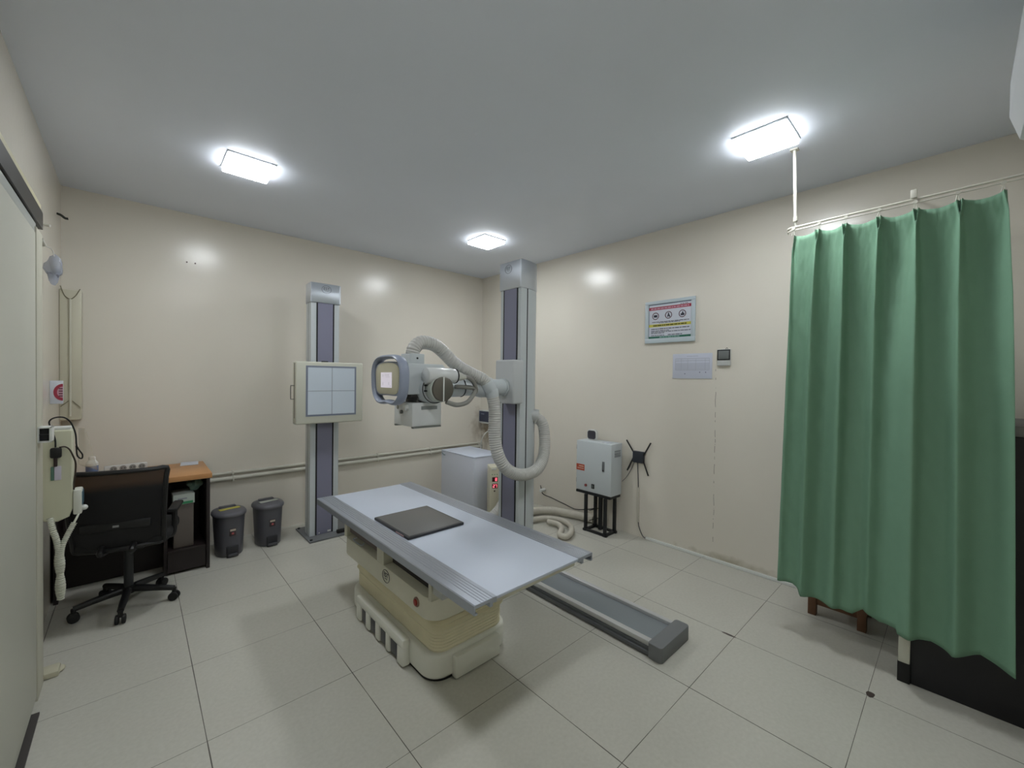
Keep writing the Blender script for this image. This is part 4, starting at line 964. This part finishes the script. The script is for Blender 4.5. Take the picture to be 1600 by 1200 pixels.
tg = MB().box(-0.541, -0.516, 1.216, 1.2252, 0.935, 1.010, 0.001).build('white_tag', mat('lilac_tag', (206, 202, 218), 0.6), wbx)
MB().box(-0.554, -0.542, 1.217, 1.2252, 0.935, 1.008, 0.001).build('green_tag', mat('grey_green_tag', (92, 128, 112), 0.6), tg)
floor_tube('power_cable', [(-0.535, 1.205, 1.115), (-0.537, 1.207, 1.158), (-0.549, 1.207, 1.209), (-0.558, 1.211, 1.253), (-0.539, 1.211, 1.274), (-0.505, 1.211, 1.274), (-0.479, 1.211, 1.244), (-0.462, 1.211, 1.184), (-0.458, 1.211, 1.123), (-0.452, 1.218, 1.097), (-0.436, 1.22, 1.063), (-0.439, 1.22, 1.041), (-0.455, 1.218, 1.059), (-0.459, 1.214, 1.115)], 0.0036, black_rubber, 'black cable looping above the cream control box on the left wall', 'cable')
floor_tube('power_cable', [(-0.522, 1.205, 1.114), (-0.5, 1.204, 1.115), (-0.483, 1.204, 1.097), (-0.470, 1.207, 1.059), (-0.461, 1.207, 1.02), (-0.462, 1.207, 0.968), (-0.467, 1.207, 0.917), (-0.468, 1.207, 0.875)], 0.0036, mat('brown_black_cable', (52, 40, 32), 0.5), 'brown black cable hanging down the corner of the cream control box', 'cable')
hs_ = thing('hand_switch', 'white hand switch with round knob hanging on the side of the cream control box', 'hand switch', (-0.455, 1.26, 0.73))
MB().box(-0.473, -0.438, 1.222, 1.315, 0.731, 0.868, 0.008).build('body', mat('white_switch', (214, 216, 206), 0.4), hs_)
MB().box(-0.439, -0.435, 1.228, 1.308, 0.78, 0.855, 0.002).build('blue_face', mat('blue_grey_face', (72, 102, 116), 0.4), hs_)
MB().sph((-0.430, 1.245, 0.762), 0.015).build('knob', white_paint, hs_)
cc = [(-0.556, 1.21, 0.735), (-0.542, 1.18, 0.675), (-0.526, 1.177, 0.598), (-0.518, 1.177, 0.494), (-0.516, 1.177, 0.391), (-0.515, 1.177, 0.296)]
b = MB().tube(cc, 0.0125, 12, step=0.0026, rfun=lambda d, t: (1+0.20*cos(2*pi*d/0.0095))*(1.0 if d < 0.19 else 1.0+0.5*abs(sin((d-0.19)*25))))
b.tube([(-0.451, 1.222, 0.734), (-0.461, 1.203, 0.708), (-0.472, 1.194, 0.684)], 0.005, 8)
b.tube([(-0.466, 1.194, 0.695), (-0.492, 1.186, 0.632), (-0.51, 1.177, 0.572), (-0.516, 1.177, 0.469), (-0.513, 1.177, 0.339)], 0.0115, 12, step=0.0026, rfun=lambda d, t: 1+0.2*cos(2*pi*d/0.0095))
tag(b.build('coiled_cord', mat('cream_coil_cord', (206, 208, 194), 0.45), smooth=60), 'cream coiled cord dangling below the control box and hand switch', 'cord')
# corner duct wrapped in film
cd = thing('corner_duct', 'pale wrapped cable duct standing in the far left corner above the control box', 'duct', (-0.575, 2.4, 1.7))
MB().box(XC+0.001, -0.515, 2.36, YA-0.001, 1.17, 2.13, 0.004).build('cover', mat('greenish_film', (204, 200, 180), 0.35, var=0.05), cd)
MB().tube([(-0.571, 2.353, 2.06), (-0.571, 2.353, 1.28), (-0.574, 2.353, 1.20)], 0.006, 8).build('rod', mat('pale_rod', (208, 206, 190), 0.4), cd)
b = MB().tube([(-0.620, 2.356, 2.15), (-0.600, 2.356, 2.085), (-0.571, 2.354, 2.06), (-0.545, 2.356, 2.085), (-0.520, 2.356, 2.14)], 0.003, 6)
b.tube([(-0.620, 2.356, 1.27), (-0.580, 2.354, 1.31)], 0.0025, 6); b.tube([(-0.560, 2.354, 1.31), (-0.520, 2.356, 1.26)], 0.0025, 6)
b.build('film_seam', mat('olive_seam', (120, 116, 92), 0.5), cd)
sg = thing('warning_card', 'small white card with a red round mark above the control box', 'sign', (XC, 1.9, 1.39))
cdd = MB().box(XC+0.002, -0.566, 1.885, 1.90, 1.315, 1.465, 0.001).build('card', paper_white, sg)
half = [(-0.567, 1.39+0.055)]+[(-0.567-0.042*sin(pi*k/16), 1.39+0.055*cos(pi*k/16)) for k in range(1, 16)]+[(-0.567, 1.39-0.055)]
inn = [(-0.567, 1.39+0.036)]+[(-0.567-0.026*sin(pi*k/16), 1.39+0.036*cos(pi*k/16)) for k in range(1, 16)]+[(-0.567, 1.39-0.036)]
MB().prism(half, 'y', 1.8836, 1.8852).build('red_mark', ink_red, cdd, smooth=0)
MB().prism(inn, 'y', 1.8828, 1.8838).build('pale_centre', mat('pale_pink', (200, 150, 165), 0.6), cdd, smooth=0)
b = MB()
for k in range(4): b.box(-0.585, -0.5675, 1.882, 1.883, 1.362+k*0.016, 1.369+k*0.016)
b.build('print', mat('maroon_print', (92, 48, 62), 0.6), cdd, smooth=0)
lk = thing('lock_keeper', 'square white lock keeper with dark opening on the door jamb', 'lock', (-0.53, 0.80, 1.23))
b = MB(); x0, x1, z0, z1 = -0.552, -0.506, 1.192, 1.264
for (a0, a1, c0, c1) in ((x0, x0+0.006, z0, z1), (x1-0.008, x1, z0, z1), (x0, x1, z0, z0+0.007), (x0, x1, z1-0.006, z1)): b.box(a0, a1, 0.775, 0.86, c0, c1, 0.002)
b.build('rim', white_paint, lk)
MB().box(x0+0.004, x1-0.006, 0.80, 0.855, z0+0.005, z1-0.005).build('opening', black_gap, lk, smooth=0)
MB().box(x0+0.004, x1-0.006, 0.79, 0.802, 1.226, 1.230).build('bar', dark_metal, lk, smooth=0)
pb_ = thing('hanging_bag', 'small clear plastic bag hanging from a hook on the left wall near the door top', 'bag', (-0.585, 1.6, 2.22))
crumple((-0.578, 1.60, 2.135), (0.032, 0.03, 0.075), 8, 0.35).build('film', mat('clear_grey_film', (170, 176, 190), 0.15, alpha=0.6, spec=0.8), pb_)
crumple((-0.578, 1.60, 2.105), (0.024, 0.02, 0.03), 9, 0.3).build('contents', mat('blue_grey_contents', (110, 112, 126), 0.5), pb_)
MB().tube([(-0.575, 1.60, 2.20), (-0.585, 1.59, 2.25), (-0.62, 1.58, 2.265)], 0.003, 6).build('string', mat('pale_string', (190, 190, 185), 0.6), pb_)
b = MB().tube([(-0.64, 1.20, 2.30), (-0.60, 1.20, 2.30), (-0.55, 1.18, 2.29)], 0.007, 8); b.cyl((-0.56, 0.95, 2.165), (-0.56, 1.05, 2.16), 0.010)
tag(b.build('door_hook', mat('pale_hook', (190, 188, 180), 0.5)), 'pale latch hook on the upper door jamb', 'hook')
tag(MB().tube([(XC+0.002, 2.25, 2.64), (-0.605, 2.24, 2.63), (-0.585, 2.23, 2.612), (-0.57, 2.23, 2.612)], 0.008, 8).build('wire_end', mat('black_wire', (40, 44, 40), 0.6)), 'short black wire end sticking out high in the left corner', 'wire')
# limp clear sheet behind the control box
t = bmesh.new(); GG = []
for j in range(9):
    row = []
    for i in range(7):
        u, v = i/6, j/8
        row.append(t.verts.new((-0.520+0.10*u*(0.35+0.65*v), 2.20+0.015*sin(5*u+4*v), 1.12-0.26*v-0.06*u*v)))
    GG.append(row)
for j in range(8):
    for i in range(6): t.faces.new((GG[j][i], GG[j][i+1], GG[j+1][i+1], GG[j+1][i]))
b = MB(); b._merge(t); o = b.build('plastic_sheet', mat('pale_clear_film', (206, 202, 184), 0.3, alpha=0.3), smooth=180)
md = o.modifiers.new('thickness', 'SOLIDIFY'); md.thickness = 0.001
tag(o, 'limp clear plastic sheet hanging behind the cream control box over the desk', 'plastic sheet')

for o in ALL():
    if '_o' in o: del o['_o']
